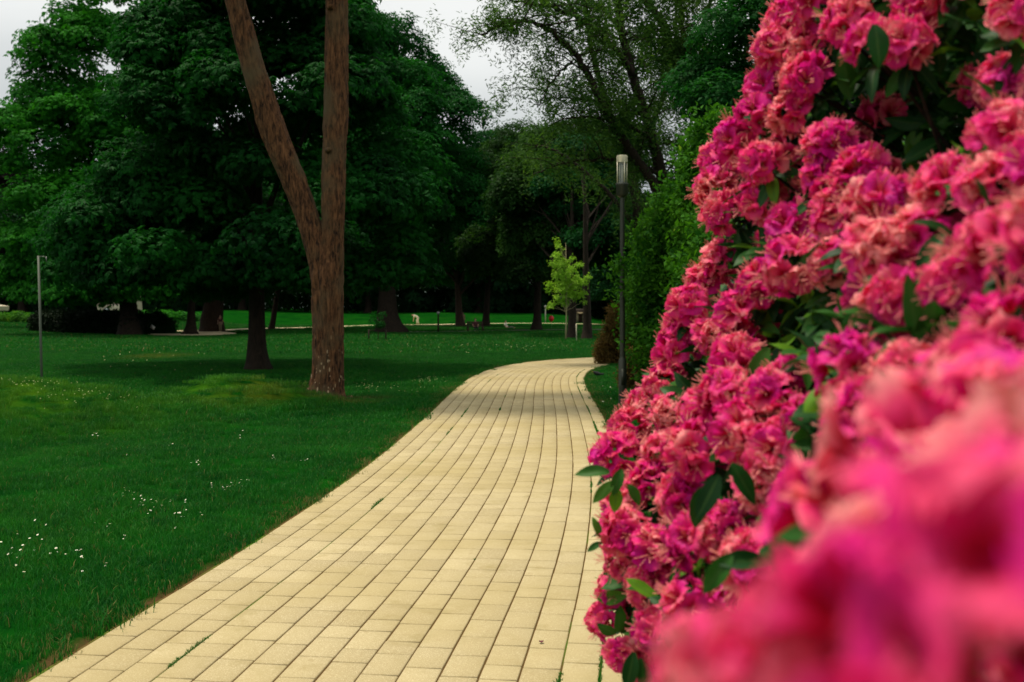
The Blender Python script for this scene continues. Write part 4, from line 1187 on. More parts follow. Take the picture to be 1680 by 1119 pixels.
# ------------------------------------------------------------------ people in the far park
SKIN = simple("skin", (.45, .25, .17), .6, var=.05)
def skinned(name, verts, edges, radii, mat, parent, root_i=0):
    me = bpy.data.meshes.new(name); me.from_pydata([tuple(v) for v in verts], edges, []); me.materials.append(mat)
    o = obj(name, me, parent)
    o.modifiers.new("skin", 'SKIN')
    sk = me.skin_vertices[0] if me.skin_vertices else None
    if sk is None:
        me.skin_vertices  # layer made by the modifier below
    for i, r_ in enumerate(radii):
        me.skin_vertices[0].data[i].radius = r_ if isinstance(r_, tuple) else (r_, r_)
        me.skin_vertices[0].data[i].use_root = (i == root_i)
    ss_ = o.modifiers.new("smooth", 'SUBSURF'); ss_.levels = 1; ss_.render_levels = 1
    for p in me.polygons: p.use_smooth = True
    return o
def person(label, loc, rz, J, top, bottom, hair, sc=1.0):
    """J: joints of the pose"""
    rt = tag(empty("person", loc, rz), label, "person", "people in the far park"); rt.scale = (sc,) * 3
    names = list(J.keys()); V = [J[k] for k in names]; ix = {k: i for i, k in enumerate(names)}
    rad = dict(pelvis=(.13, .10), chest=(.15, .10), neck=.055, head=.085, crown=.07, chin=.055)
    E = [("pelvis", "chest"), ("chest", "neck"), ("neck", "head"), ("head", "crown")]
    for s_ in "lr":
        E += [("chest", "sh" + s_), ("sh" + s_, "el" + s_), ("el" + s_, "wr" + s_), ("pelvis", "hp" + s_), ("hp" + s_, "kn" + s_), ("kn" + s_, "an" + s_), ("an" + s_, "to" + s_)]
        rad.update({"sh" + s_: .055, "el" + s_: .038, "wr" + s_: .026, "hp" + s_: .085, "kn" + s_: .055, "an" + s_: .038, "to" + s_: .032})
    R_ = [rad[k] for k in names]
    V = [Vector(v) for v in V]; E = [(ix[a], ix[b]) for a, b in E]
    for s_ in "lr":
        w_ = V[ix["wr" + s_]]; d = (w_ - V[ix["el" + s_]]).normalized(); sd_ = d.cross(Vector((0, 1, .2))).normalized()
        V.append(w_ + d * .05); R_.append(.024); pi_ = len(V) - 1; E.append((ix["wr" + s_], pi_))
        for k in range(5):
            b0 = w_ + d * (.08 if k else .03) + sd_ * ((k - 2.5) * .018 if k else -.045)
            V.append(b0); R_.append(.009); E.append((pi_, len(V) - 1))
            V.append(b0 + d * (.06 - abs(k - 3) * .008 if k else .035) + Vector((0, .012, 0))); R_.append(.007); E.append((len(V) - 2, len(V) - 1))
    skinned("body", V, E, R_, SKIN, rt)
    # clothing
    T = ["pelvis", "chest", "shl", "shr", "ell", "elr", "neck"]
    tv = [J["pelvis"], J["chest"], J["shl"], J["shr"], tuple(Vector(J["shl"]).lerp(Vector(J["ell"]), .8)), tuple(Vector(J["shr"]).lerp(Vector(J["elr"]), .8)), tuple(Vector(J["chest"]).lerp(Vector(J["neck"]), .6))]
    skinned("shirt", tv, [(0, 1), (1, 2), (1, 3), (2, 4), (3, 5), (1, 6)], [(.16, .125), (.175, .12), .072, .072, .056, .056, .07], top, rt)
    tv = [J["pelvis"], J["hpl"], J["hpr"], J["knl"], J["knr"], tuple(Vector(J["knl"]).lerp(Vector(J["anl"]), .93)), tuple(Vector(J["knr"]).lerp(Vector(J["anr"]), .93)), tuple(Vector(J["pelvis"]).lerp(Vector(J["chest"]), .25))]
    skinned("trousers", tv, [(0, 1), (0, 2), (1, 3), (2, 4), (3, 5), (4, 6), (0, 7)], [(.155, .12), .105, .105, .07, .07, .055, .055, (.15, .12)], bottom, rt)
    h = Vector(J["head"]); c_ = Vector(J["crown"]); d = (c_ - h)
    skinned("hair", [h + d * .45 + Vector((0, .035, 0)), c_ + Vector((0, .01, .01)), c_ + d * .15 + Vector((0, .0, .0))], [(0, 1), (1, 2)], [.085, .086, .05], hair, rt)
    for sx_ in (-.03, .03):
        mb = MB(); mb.add(*lathe([(0, -.012), (.011, -.006), (.013, 0), (.011, .006), (0, .012)], 8, h.x + sx_, h.y - .086)); mb.V[-1][:, 2] += h.z + .03
        mb.build("eye", TYRE, rt)
    return rt
def stand(step=.12, lean=0.0):
    J = dict(pelvis=(0, 0, .95), chest=(0, -.08 * lean, 1.32), neck=(0, -.16 * lean, 1.5), head=(0, -.22 * lean, 1.6), crown=(0, -.24 * lean, 1.70))
    for s_, k in (("l", 1), ("r", -1)):
        J["sh" + s_] = (k * .19, -.1 * lean, 1.42); J["el" + s_] = (k * .24, .02 - .15 * lean, 1.14); J["wr" + s_] = (k * .23, -.08 - .2 * lean, .90)
        J["hp" + s_] = (k * .09, 0, .90); J["kn" + s_] = (k * .1, -.03 - k * step * .6, .5); J["an" + s_] = (k * .1, -k * step, .08); J["to" + s_] = (k * .11, -k * step - .14, .03)
    return J
def bent():
    J = dict(pelvis=(.05, 0, .72), chest=(-.28, 0, .95), neck=(-.42, 0, .98), head=(-.52, 0, .95), crown=(-.62, 0, .95))
    for s_, k in (("l", 1), ("r", -1)):
        J["sh" + s_] = (-.34, k * .17, .93); J["el" + s_] = (-.40, k * .18, .66); J["wr" + s_] = (-.42, k * .12, .42)
        J["hp" + s_] = (.05, k * .09, .68); J["kn" + s_] = (-.03 + k * .08, k * .1, .40); J["an" + s_] = (.06 + k * .1, k * .1, .07); J["to" + s_] = (-.08 + k * .1, k * .1, .03)
    return J
def sit(zs=.40, back=0.0):
    J = dict(pelvis=(0, 0, zs + .1), chest=(0, .06 + back, zs + .42), neck=(0, .05 + back, zs + .60), head=(0, .03 + back, zs + .70), crown=(0, .03 + back, zs + .80))
    for s_, k in (("l", 1), ("r", -1)):
        J["sh" + s_] = (k * .18, .05 + back, zs + .53); J["el" + s_] = (k * .23, -.02 + back * 1.2, zs + .27); J["wr" + s_] = (k * .14, -.22 + back, zs + .16)
        J["hp" + s_] = (k * .09, -.02, zs + .09); J["kn" + s_] = (k * .12, -.42, max(zs + .08, .2)); J["an" + s_] = (k * .12, -.45 if zs > .2 else -.78, .08); J["to" + s_] = (k * .12, (-.60 if zs > .2 else -.86), .03 if zs > .2 else .14)
    return J
WH = simple("white_cloth", (.75, .72, .6), .8); BK = simple("black_cloth", (.012, .013, .013), .8); DR = simple("dark_red_cloth", (.07, .012, .014), .8); PK = simple("pink_cloth", (.42, .22, .17), .8)
BE = simple("beige_cloth", (.24, .18, .11), .8); HR = simple("dark_hair", (.012, .008, .006), .6); HB = simple("brown_hair", (.06, .03, .012), .6)
person("person all in white bending forward on the far pale walk", (*gp(685, 532.6), .04), R(10), bent(), WH, WH, HB, .9)
person("person in dark red top and beige trousers standing behind the thick trunk", (*gp(361.5, 545), 0), R(0), stand(), DR, BE, HR, .66)
person("person in pale pink seen beside a thin trunk near the bench", (X(760, 84), 84, 0), R(30), stand(.2), PK, PK, HB, .70)
person("person in dark red clothes sitting on the far bench", (X(780, 66) + .0, 65.98, 0), R(12), sit(.30), DR, BK, HR, .8)
person("person in white top and black trousers sitting back on the far lawn", (X(832, 75), 75, 0), R(65), sit(.0, .12), WH, BK, HR, .8)
# sapling in its low stakes
Y = 48
sp = tag(empty("sapling", (X(620, Y), Y, 0)), "small dark sapling in front of the domed tree's foot", "tree")
mb = MB(); mb.add(*tube([(0, 0, -.05), (.02, 0, .5), (0, 0, 1.2)], [.025, .02, .008], 7))
g = np.random.default_rng(123)
B = np.array([(g.uniform(-.3, .3), g.uniform(-.3, .3), g.uniform(.6, 1.4), .2, .2, .15) for _ in range(9)])
for b__ in B: mb.add(*tube(limb_path((0, 0, b__[2] * .6), b__[:3], g, .02, 5), np.linspace(.01, .004, 5), 5, False))
mb.build("trunk", BARK_M, sp)
P, Nn = bough_points(B, 70, g, -.9, .3); obj("crown", sprays(P, Nn, "oval", .6, g, "crown", EMER), sp)
st_me = None
for k, (px, lb) in enumerate(((605, "left"), (633, "right"))):
    mb = MB(); mb.add(*tube([(0, 0, -.1), (0, 0, .55)], [.04, .035], 8)); mb.add(*tube([(0, 0, .5), ((.35, -.35)[k], .1, .52)], [.02, .02], 6))
    tag(mb.build("stake", BARK_D, None, True, (X(px, Y), Y, 0)), "short dark stake on the %s of the sapling" % lb, "stake", "stakes round the sapling")
# low sign near the walk
Y = 59.5
mb = MB(); mb.add(*box(-.14, .14, -.01, .01, .42, .62)); mb.V[-1] = mb.V[-1] @ np.array([[.85, 0, -.5], [0, 1, 0], [.5, 0, .85]])
sg = tag(empty("lawn_sign", (X(243, Y), Y, 0)), "small white tilted plate left of the pale walk", "sign")
mb.build("plate", simple("white_plate", (.8, .8, .75), .5), sg, False)
mb = MB(); mb.add(*tube([(-.26, .02, -.05), (-.26, .02, .5)], [.012, .012], 6)); mb.build("pole", BARK_M, sg)
# blackbird
bp_ = ground_hit(980, 619)
bd = tag(empty("blackbird", bp_, R(200)), "small black bird on the grass between the path and the lamp post", "bird")
BLK = simple("black_feathers", (.010, .010, .009), .5)
skinned("body", [(0, 0, .085), (.055, 0, .10), (.085, 0, .13), (.10, 0, .135), (-.06, 0, .075), (-.13, 0, .07), (-.17, 0, .075)], [(0, 1), (1, 2), (2, 3), (0, 4), (4, 5), (5, 6)], [(.045, .05), (.038, .042), .024, .022, .03, (.012, .022), (.006, .022)], BLK, bd)
mb = MB(); mb.add(*tube([(.115, 0, .135), (.15, 0, .130)], [.007, .001], 6)); mb.build("beak", simple("beak_yellow", (.5, .25, .03), .5), bd)
for s_ in (-.018, .018):
    mb = MB(); mb.add(*tube([(0, s_, .06), (.005, s_, .03), (0, s_, 0)], [.004] * 3, 5)); mb.add(*tube([(-.015, s_, .004), (.03, s_, .004)], [.003, .002], 5)); mb.build("leg", simple("bird_leg", (.05, .03, .02), .6), bd)
# fallen petal on the paving
fp = ground_hit(888, 1064)
g = np.random.default_rng(9)
mb = MB(); V = []; 
for i in range(5):
    for j in range(5):
        u, v = i / 4 - .5, j / 4 - .5
        V.append((u * .022, v * .017 * (1.2 - abs(u)), .019 + .008 * (u * u + v * v) * 2 + g.uniform(0, .004)))
mb.add(V, np.array([(i * 5 + j, i * 5 + j + 1, i * 5 + j + 6, i * 5 + j + 5) for i in range(4) for j in range(4)]))
tag(mb.build("fallen_petal", simple("dry_petal", (.12, .012, .02), .7), None, True, (fp.x, fp.y, 0)), "dark red crumpled petal lying on the paving near the azalea", "petal")

# ------------------------------------------------------------------ daisies
DW = simple("daisy_white", (.62, .64, .50), .7, var=.03); DY = simple("daisy_yellow", (.7, .45, .03), .7); DS = simple("daisy_stem", (.02, .09, .015), .6)
def daisy_mesh(tilt, h_, seed):
    g = np.random.default_rng(seed); V = []; Fq = []; fm = []
    nP = 11; r0, r1 = .0028, .0115
    Rx = Matrix.Rotation(tilt, 3, 'X')
    def put(v): w_ = Rx @ Vector(v); return (w_.x, w_.y, w_.z + h_)
    for k in range(nP):
        a = 2 * math.pi * k / nP + g.uniform(-.1, .1); c_, s_ = math.cos(a), math.sin(a); wv = .0026
        i0 = len(V)
        for rr_, ww in ((r0, .5), (r1 * .7, 1.0), (r1, .55)):
            for sg_ in (-1, 1): V.append(put((c_ * rr_ - s_ * wv * ww * sg_, s_ * rr_ + c_ * wv * ww * sg_, .001 + .001 * rr_ / r1)))
        Fq += [(i0, i0 + 1, i0 + 3, i0 + 2), (i0 + 2, i0 + 3, i0 + 5, i0 + 4)]; fm += [0, 0]
    i0 = len(V)
    for k in range(6): V.append(put((math.cos(k * 1.047) * .004, math.sin(k * 1.047) * .004, .0022)))
    V.append(put((0, 0, .004))); V.append(put((0, 0, .004)))
    for k in range(0, 6, 2): Fq.append((i0 + k, i0 + (k + 1) % 6, i0 + (k + 2) % 6, i0 + 6)); fm.append(1)
    i0 = len(V)
    for z_ in (0, h_):
        for k in range(3): V.append((math.cos(k * 2.1) * .001, math.sin(k * 2.1) * .001, z_))
    for k in range(3): Fq.append((i0 + k, i0 + (k + 1) % 3, i0 + 3 + (k + 1) % 3, i0 + 3 + k)); fm.append(2)
    return fast_mesh("daisy", np.array(V), np.array(Fq), False, None, [DW, DY, DS], fm)
dm = [daisy_mesh(t_, h_, s_) for t_, h_, s_ in ((.25, .075, 1), (.5, .068, 2), (-.1, .082, 3), (.7, .072, 4))]
clusters = [("scattered in the lower left corner of the lawn", [(20, 910, 22, 8, 5), (45, 895, 20, 12, 6), (90, 915, 10, 10, 4), (140, 920, 12, 8, 5), (60, 860, 8, 20, 3), (30, 945, 12, 10, 3), (180, 935, 30, 10, 3)]),
            ("in the loose drift across the middle of the near lawn", [(205, 820, 14, 8, 7), (240, 835, 22, 10, 12), (255, 845, 14, 6, 5), (290, 832, 18, 6, 6), (305, 850, 12, 6, 6), (333, 853, 5, 4, 3), (165, 872, 10, 5, 3), (205, 888, 6, 3, 3), (295, 875, 10, 3, 2)]),
            ("in the upper right drift of the near lawn", [(350, 805, 8, 5, 4), (375, 808, 14, 5, 8), (390, 800, 20, 6, 5), (322, 765, 5, 4, 3), (330, 770, 8, 5, 3), (447, 758, 5, 2, 4), (500, 762, 7, 2, 3), (285, 735, 12, 3, 4), (213, 752, 4, 1, 2), (150, 720, 10, 5, 5), (395, 718, 8, 5, 3)]),
            ("on the strip of lawn between the paving and the lamp post", [(1005, 640, 9, 5, 12), (998, 668, 12, 8, 8)])]
rr_ = random.Random(5)
for lb, cl in clusters:
    for (cx_, cy_, sx_, sy_, n_) in cl:
        for k in range(n_):
            h_ = ground_hit(cx_ + rr_.gauss(0, sx_ * .7), cy_ + rr_.gauss(0, sy_ * .7))
            if float(path_dist(h_.x, h_.y)) < HALF + .08: continue
            d_ = obj("daisy", dm[rr_.randrange(4)], None, h_)
            d_.rotation_euler = (0, 0, rr_.uniform(-.9, .9)); s_ = rr_.uniform(.4, .78); d_.scale = (s_,) * 3
            tag(d_, "small white daisy " + lb, "daisy", "daisies " + lb)
# distant specks of daisies as one mass
V = []; Fq = []
def speck(cx_, cy_, sx_, sy_, n_, s0):
    for k in range(n_):
        px = cx_ + rr_.gauss(0, sx_); py = cy_ + rr_.gauss(0, sy_)
        h_ = ground_hit(px, py)
        if float(path_dist(h_.x, h_.y)) < HALF + .1: continue
        i0 = len(V)
        for k2 in range(4):
            a = k2 * 1.571 + rr_.random(); V.append((h_.x + math.cos(a) * s0, h_.y + math.sin(a) * s0, h_.z + .075 + .4 * s0 * math.sin(a)))
        Fq.append((i0, i0 + 1, i0 + 2, i0 + 3))
speck(60, 636, 45, 8, 50, .007); speck(150, 655, 40, 8, 30, .007); speck(190, 660, 25, 8, 12, .006)
speck(590, 638, 20, 4, 22, .009); speck(700, 628, 26, 4, 34, .009); speck(660, 642, 30, 4, 18, .009)
speck(850, 565, 60, 6, 46, .02); speck(700, 568, 80, 6, 34, .02); speck(260, 585, 70, 14, 26, .02)
tag(obj("daisy_drift", fast_mesh("daisy_drift", np.array(V), np.array(Fq), False, None, [simple("daisy_far", (.34, .38, .14), .8)])), "distant white specks of daisies drifting over the mounds and far lawn", "daisies", None, "stuff")

# ------------------------------------------------------------------ the pink azalea bush
def petal_mat():
    m, N, L = new_mat("azalea_petal")
    o = N("ShaderNodeOutputMaterial"); g = N("ShaderNodeNewGeometry")
    at = N("ShaderNodeAttribute"); at.attribute_name = "along"
    at2 = N("ShaderNodeAttribute"); at2.attribute_name = "hue"
    oi = N("ShaderNodeObjectInfo")
    n = N("ShaderNodeTexNoise"); n.inputs["Scale"].default_value = 8.0; n.inputs["Detail"].default_value = 3; L(g.outputs["Position"], n.inputs["Vector"])
    def math_(op, a, b_=None, c_=None):
        q_ = N("ShaderNodeMath"); q_.operation = op
        for i, v in enumerate((a, b_, c_)):
            if v is None: continue
            if isinstance(v, (int, float)): q_.inputs[i].default_value = v
            else: L(v, q_.inputs[i])
        return q_.outputs[0]
    h = math_('ADD', math_('MULTIPLY', at2.outputs["Fac"], .55), math_('MULTIPLY_ADD', n.outputs["Fac"], 2.4, -1.15))
    h = math_('ADD', h, math_('MULTIPLY', math_('POWER', at.outputs["Fac"], 2.0), .36))  # salmon rims, magenta depths: own hue plus painted highlight and shade
    r = N("ShaderNodeValToRGB"); e = r.color_ramp.elements
    e[0].position = .05; e[0].color = (.68, .006, .30, 1)
    e[1].position = 1.0; e[1].color = (.97, .36, .35, 1)
    k = e.new(.4); k.color = (.84, .022, .26, 1)
    k = e.new(.66); k.color = (.93, .095, .235, 1)
    L(h, r.inputs[0])
    # crimson throat fading into the rim colour
    mxx = N("ShaderNodeMix"); mxx.data_type = 'RGBA'; L(r.outputs[0], mxx.inputs["B"]); mxx.inputs["A"].default_value = (.55, .008, .045, 1)
    mr = N("ShaderNodeMapRange"); mr.inputs[1].default_value = .12; mr.inputs[2].default_value = .48; L(at.outputs["Fac"], mr.inputs[0]); L(mr.outputs[0], mxx.inputs["Factor"])
    b = N("ShaderNodeBsdfPrincipled"); b.inputs["Roughness"].default_value = .55; b.inputs["Specular IOR Level"].default_value = .25
    L(mxx.outputs["Result"], b.inputs["Base Color"])
    t = N("ShaderNodeBsdfTranslucent"); L(mxx.outputs["Result"], t.inputs[0])
    n2 = N("ShaderNodeTexNoise"); n2.inputs["Scale"].default_value = 160; L(g.outputs["Position"], n2.inputs["Vector"])
    bp = N("ShaderNodeBump"); bp.inputs["Strength"].default_value = .3; bp.inputs["Distance"].default_value = .003; L(n2.outputs["Fac"], bp.inputs["Height"]); L(bp.outputs[0], b.inputs["Normal"])
    s = N("ShaderNodeMixShader"); s.inputs[0].default_value = .42
    L(b.outputs[0], s.inputs[1]); L(t.outputs[0], s.inputs[2]); L(s.outputs[0], o.inputs[0])
    return m
PETAL = petal_mat()
STAM = simple("stamen", (.80, .25, .22), .6, var=.2)
m, N, L = new_mat("azalea_leaf")
o = N("ShaderNodeOutputMaterial"); g_ = N("ShaderNodeNewGeometry"); b = N("ShaderNodeBsdfPrincipled")
r_ = N("ShaderNodeValToRGB"); e = r_.color_ramp.elements
e[0].color = (.005, .035, .007, 1); e[1].color = (.10, .24, .012, 1); k = e.new(.5); k.color = (.012, .070, .010, 1); k = e.new(.86); k.color = (.030, .12, .012, 1)
L(g_.outputs["Random Per Island"], r_.inputs[0])
at = N("ShaderNodeAttribute"); at.attribute_name = "v"
mq = N("ShaderNodeMix"); mq.data_type = 'RGBA'; L(r_.outputs[0], mq.inputs["A"]); mq.inputs["B"].default_value = (.06, .14, .03, 1)
mr = N("ShaderNodeMapRange"); mr.inputs[1].default_value = .8; mr.inputs[2].default_value = 1.0; mr.inputs[4].default_value = .5; L(at.outputs["Fac"], mr.inputs[0]); L(mr.outputs[0], mq.inputs["Factor"])
L(mq.outputs["Result"], b.inputs["Base Color"]); b.inputs["Roughness"].default_value = .5; b.inputs["Specular IOR Level"].default_value = .15
t = N("ShaderNodeBsdfTranslucent"); L(mq.outputs["Result"], t.inputs[0]); s = N("ShaderNodeMixShader"); s.inputs[0].default_value = .22
L(b.outputs[0], s.inputs[1]); L(t.outputs[0], s.inputs[2]); L(s.outputs[0], o.inputs[0])
AZLEAF = m
TWIG = bark_mat("azalea_twig", (.014, .010, .006), (.05, .03, .018), scale=20)

def flower(g, size=1.0, openness=1.0):
    """one ruffled five-petalled bloom facing +Z; returns V,F,along,hue + stamens"""
    nu, nv = 7, 7
    V = []; Fq = []; al = []; hu = []
    fh = g.uniform(0, 1)
    ph0 = g.uniform(0, 6.28)
    for p in range(5):
        a0 = ph0 + p * 2 * math.pi / 5 + g.uniform(-.1, .1)
        curl = g.uniform(.3, 1.1) * openness; ruff = g.uniform(.003, .0062); f1, f2 = g.uniform(2.5, 5.5), g.uniform(0, 6.28); ln = g.uniform(.9, 1.12)
        ph = fh * .6 + g.uniform(0, .4); tw = g.uniform(-.5, .5)
        i0 = len(V)
        for i in range(nu):
            u = i / (nu - 1)
            rad_ = (.004 + .034 * u ** 1.15 * openness) * ln
            z = .033 * u ** .8 - .022 * curl * u ** 3
            wd = .003 + .0205 * math.sin(min(1, u * .93 + .07) * math.pi * .84) ** 1.0 * (1 - .42 * max(0, u - .62) / .38)
            for j in range(nv):
                v = j / (nv - 1) * 2 - 1
                tip = .0055 * (v * v) * (u > .8) * (u - .8) * 5
                rr2 = rad_ - tip
                lat = v * wd
                zz = z + .006 * v * v * (1 - u) + u * u * (ruff * math.sin(v * f1 * 1.7 + f2 + u * 3) + .0022 * math.sin(v * 13 + u * 15 + f2)) + tw * .01 * u * v
                rr2 += u * u * .0034 * math.sin(v * 11 + f2 * 2)
                x, y = math.cos(a0) * rr2 - math.sin(a0) * lat, math.sin(a0) * rr2 + math.cos(a0) * lat
                V.append((x * size, y * size, zz * size)); al.append(u); hu.append(ph)
        for i in range(nu - 1):
            for j in range(nv - 1): Fq.append((i0 + i * nv + j, i0 + i * nv + j + 1, i0 + (i + 1) * nv + j + 1, i0 + (i + 1) * nv + j))
    SV = []; SF = []
    for k in range(6):
        a = g.uniform(0, 6.28); sp_ = g.uniform(.004, .012); L_ = g.uniform(.038, .052)
        Pp = [(0, 0, .004), (math.cos(a) * sp_ * .5, math.sin(a) * sp_ * .5, L_ * .55), (math.cos(a) * sp_ * 1.6, math.sin(a) * sp_ * 1.6 + .003, L_)]
        v_, f_ = tube(np.array(Pp) * size, np.array([.0007, .0006, .0009]) * size, 3, False)
        SF.append(f_[0] + sum(len(q_) for q_ in SV)); SV.append(v_)
    return np.array(V), np.array(Fq), np.array(al), np.array(hu), np.concatenate(SV), np.concatenate(SF)
def frame(d, g):
    d = d / np.linalg.norm(d); a = g.normal(0, 1, 3); x = np.cross(a, d); x /= np.linalg.norm(x); return np.stack([x, np.cross(d, x), d])
def truss_data(seed, nfl=13, size=1.0, stam=True):
    g = np.random.default_rng(seed)
    VV = []; FF = []; AL = []; HU = []; FM = []; n0 = 0
    th_ = g.uniform(-.12, .12)
    for k in range(nfl):
        zf = 1 - (k + .5) / nfl * 1.15; an = k * 2.4 + g.uniform(-.25, .25)
        sr = math.sqrt(max(0, 1 - zf * zf))
        d = np.array([math.cos(an) * sr, math.sin(an) * sr, zf + .05]) + g.normal(0, .09, 3); d /= np.linalg.norm(d)
        V, Fq, al, hu, SV, SF = flower(g, size * g.uniform(.85, 1.18), g.uniform(.75, 1.1))
        M = frame(d + g.normal(0, .12, 3), g)
        pos = d * .032 * size
        VV.append(V @ M + pos); FF.append(Fq + n0); AL.append(al); HU.append(np.clip(hu + th_, 0, 1)); FM.append(np.zeros(len(Fq), int)); n0 += len(V)
        if not stam: continue
        VV.append(SV @ M + pos); FF.append(SF + n0); AL.append(np.ones(len(SV))); HU.append(np.ones(len(SV))); FM.append(np.ones(len(SF), int)); n0 += len(SV)
    return np.concatenate(VV), np.concatenate(FF), np.concatenate(AL), np.concatenate(HU), np.concatenate(FM)
TR = [truss_data(200 + k, 11 if k < 6 else 8, 1.04) for k in range(8)]
TRF = [truss_data(300 + k, 5, 1.55, False) for k in range(4)]
TRFM = [fast_mesh('flower_cluster', V, Fq, True, {'along': al, 'hue': np.clip(hu * .6 + .62, 0, 1.3)}, [PETAL, STAM], fm) for V, Fq, al, hu, fm in TRF]
TRM = [fast_mesh("flower_cluster", V, Fq, True, {"along": al, "hue": hu}, [PETAL, STAM], fm) for V, Fq, al, hu, fm in TR]

# how far away the bush's surface lies across the view: it leans from 3 m off at the path side to right beside the camera
CPts = np.array([(1290, 0, 2.6), (1225, 100, 2.7), (1140, 290, 3.0), (1160, 450, 3.0), (1090, 560, 3.0), (1040, 650, 3.0), (970, 740, 2.5), (980, 880, 2.5), (970, 1000, 2.7), (1060, 1110, 2.6),
                 (1300, 300, 2.4), (1300, 500, 2.2), (1230, 700, 2.1), (1200, 850, 2.1), (1450, 100, 2.1), (1640, 60, 1.8), (1640, 250, 1.6), (1450, 420, 1.75), (1600, 430, 1.35), (1400, 600, 1.45),
                 (1520, 570, 1.25), (1690, 500, 1.15), (1300, 930, 1.5), (1120, 1000, 2.0), (1450, 800, .95), (1650, 700, .75), (1800, 400, 1.0), (1700, 1150, .6), (1300, -150, 2.5), (1600, -150, 2.0)])
def Dm(px, py):
    w_ = 1 / (((CPts[:, 0] - px) ** 2 + (CPts[:, 1] - py) ** 2) + 900) ** 1.3
    return float((w_ * CPts[:, 2]).sum() / w_.sum())
SIL_Y = [-200, 0, 60, 100, 150, 190, 250, 290, 330, 370, 450, 480, 510, 560, 620, 650, 690, 720, 760, 820, 860, 900, 960, 1040, 1080, 1119, 1250]
SIL_X = [1380, 1300, 1238, 1232, 1225, 1212, 1165, 1138, 1150, 1165, 1150, 1110, 1092, 1090, 1062, 1042, 1010, 972, 975, 985, 985, 992, 975, 972, 1000, 1050, 1100]
def sil(py): return float(np.interp(py, SIL_Y, SIL_X))
def hollow(px, py, m=0):
    """dark openings in the flowers"""
    for cx_, cy_, rx_, ry_ in ((1500, 190, 135, 95), (1270, 125, 40, 16), (1240, 415, 42, 32), (1360, 525, 85, 45), (1215, 400, 34, 34), (1180, 930, 40, 24), (1310, 910, 60, 50), (1270, 870, 46, 40), (1130, 640, 40, 30), (1600, 60, 60, 40), (1390, 170, 40, 60), (1285, 870, 70, 50), (1190, 790, 26, 50), (1025, 790, 20, 22), (1010, 905, 12, 16), (1310, 290, 26, 30), (1370, 85, 30, 40), (1440, 170, 50, 60), (1660, 370, 40, 30), (1310, 555, 60, 30), (1200, 905, 30, 20)):
        if ((px - cx_) / (rx_ + m)) ** 2 + ((py - cy_) / (ry_ + m)) ** 2 < 1: return True
    return False
def PB(px, py, off=0.0): return np.array(pt(px, py, Dm(px, py) + off))
def bush_normal(px, py):
    a, b_, c_ = PB(px, py), PB(px + 12, py), PB(px, py + 12)
    n_ = np.cross(b_ - a, c_ - a); n_ /= np.linalg.norm(n_)
    v = np.array([0, 0, CAMH]) - a
    if n_ @ v < 0: n_ = -n_
    return n_
az_base = np.array([1.75, 2.6, 0.0])
az = tag(empty("azalea_bush", tuple(az_base)), "huge azalea bush covered in pink and coral blossom at the right beside the path", "bush")
g = np.random.default_rng(301)
T = []          # (pos, dir, scale)
TP = []
tries = 0
pr2 = random.Random(77)
# edge row first so the outline is right
for py in np.arange(-40, 1130, 7):
    px = sil(py) + 0
    D_ = Dm(px, py); rp = .062 * FPX / D_
    cxp = px + rp * .95
    if all((cxp - a) ** 2 + (py - b_) ** 2 > (rp * 1.16) ** 2 for a, b_ in TP) and not hollow(cxp, py, rp * .1):
        TP.append((cxp, py))
while tries < 6000:
    tries += 1
    py = pr2.uniform(-70, 1180); px = pr2.uniform(sil(py), 1760)
    D_ = Dm(px, py); rp = .062 * FPX / D_
    if px < sil(py) + rp * .9 or hollow(px, py, rp * .28): continue
    if all((px - a) ** 2 + (py - b_) ** 2 > (rp * 1.18) ** 2 for a, b_ in TP): TP.append((px, py))
for (px, py) in TP:
    n_ = bush_normal(px, py) * .55 + np.array([-.15, -.25, .45]) + g.normal(0, .22, 3); n_ /= np.linalg.norm(n_)
    T.append((PB(px, py, g.uniform(-.05, .12)), n_, g.uniform(.80, 1.08)))
n_front = len(T)
# the closest blooms, right beside the camera
for px, py, D_, s_ in ((1250, 1170, .44, .50), (1390, 1250, .33, .58), (1500, 1110, .30, .52), (1670, 1000, .29, .55), (1690, 860, .36, .5), (1560, 930, .42, .48), (1740, 1160, .26, .6), (1410, 1100, .40, .48), (1170, 1120, .55, .42), (1765, 800, .44, .55),
                       (1440, 960, .58, .55), (1610, 830, .60, .55), (1350, 1050, .60, .5), (1480, 790, .78, .8), (1400, 880, .85, .8), (1640, 700, .85, .8), (1300, 1100, .75, .6)):
    n_ = np.array([-.45, -.5, .55]) + g.normal(0, .2, 3); n_ /= np.linalg.norm(n_)
    T.append((np.array(pt(px, py, D_)), n_, s_))
n_vis = len(T)
# recessed blooms seen in the gaps
k = 0
while k < 60:
    py = pr2.uniform(-40, 1150); px = pr2.uniform(sil(py) + 60, 1740)
    big = ((px - 1500) / 105) ** 2 + ((py - 190) / 80) ** 2 < 1
    if big or hollow(px, py): k += 0.2; continue
    n_ = bush_normal(px, py) * .5 + np.array([0, -.2, .6]) + g.normal(0, .35, 3); n_ /= np.linalg.norm(n_)
    T.append((PB(px, py, g.uniform(.14, .34)), n_, g.uniform(.8, 1.0))); k += 1
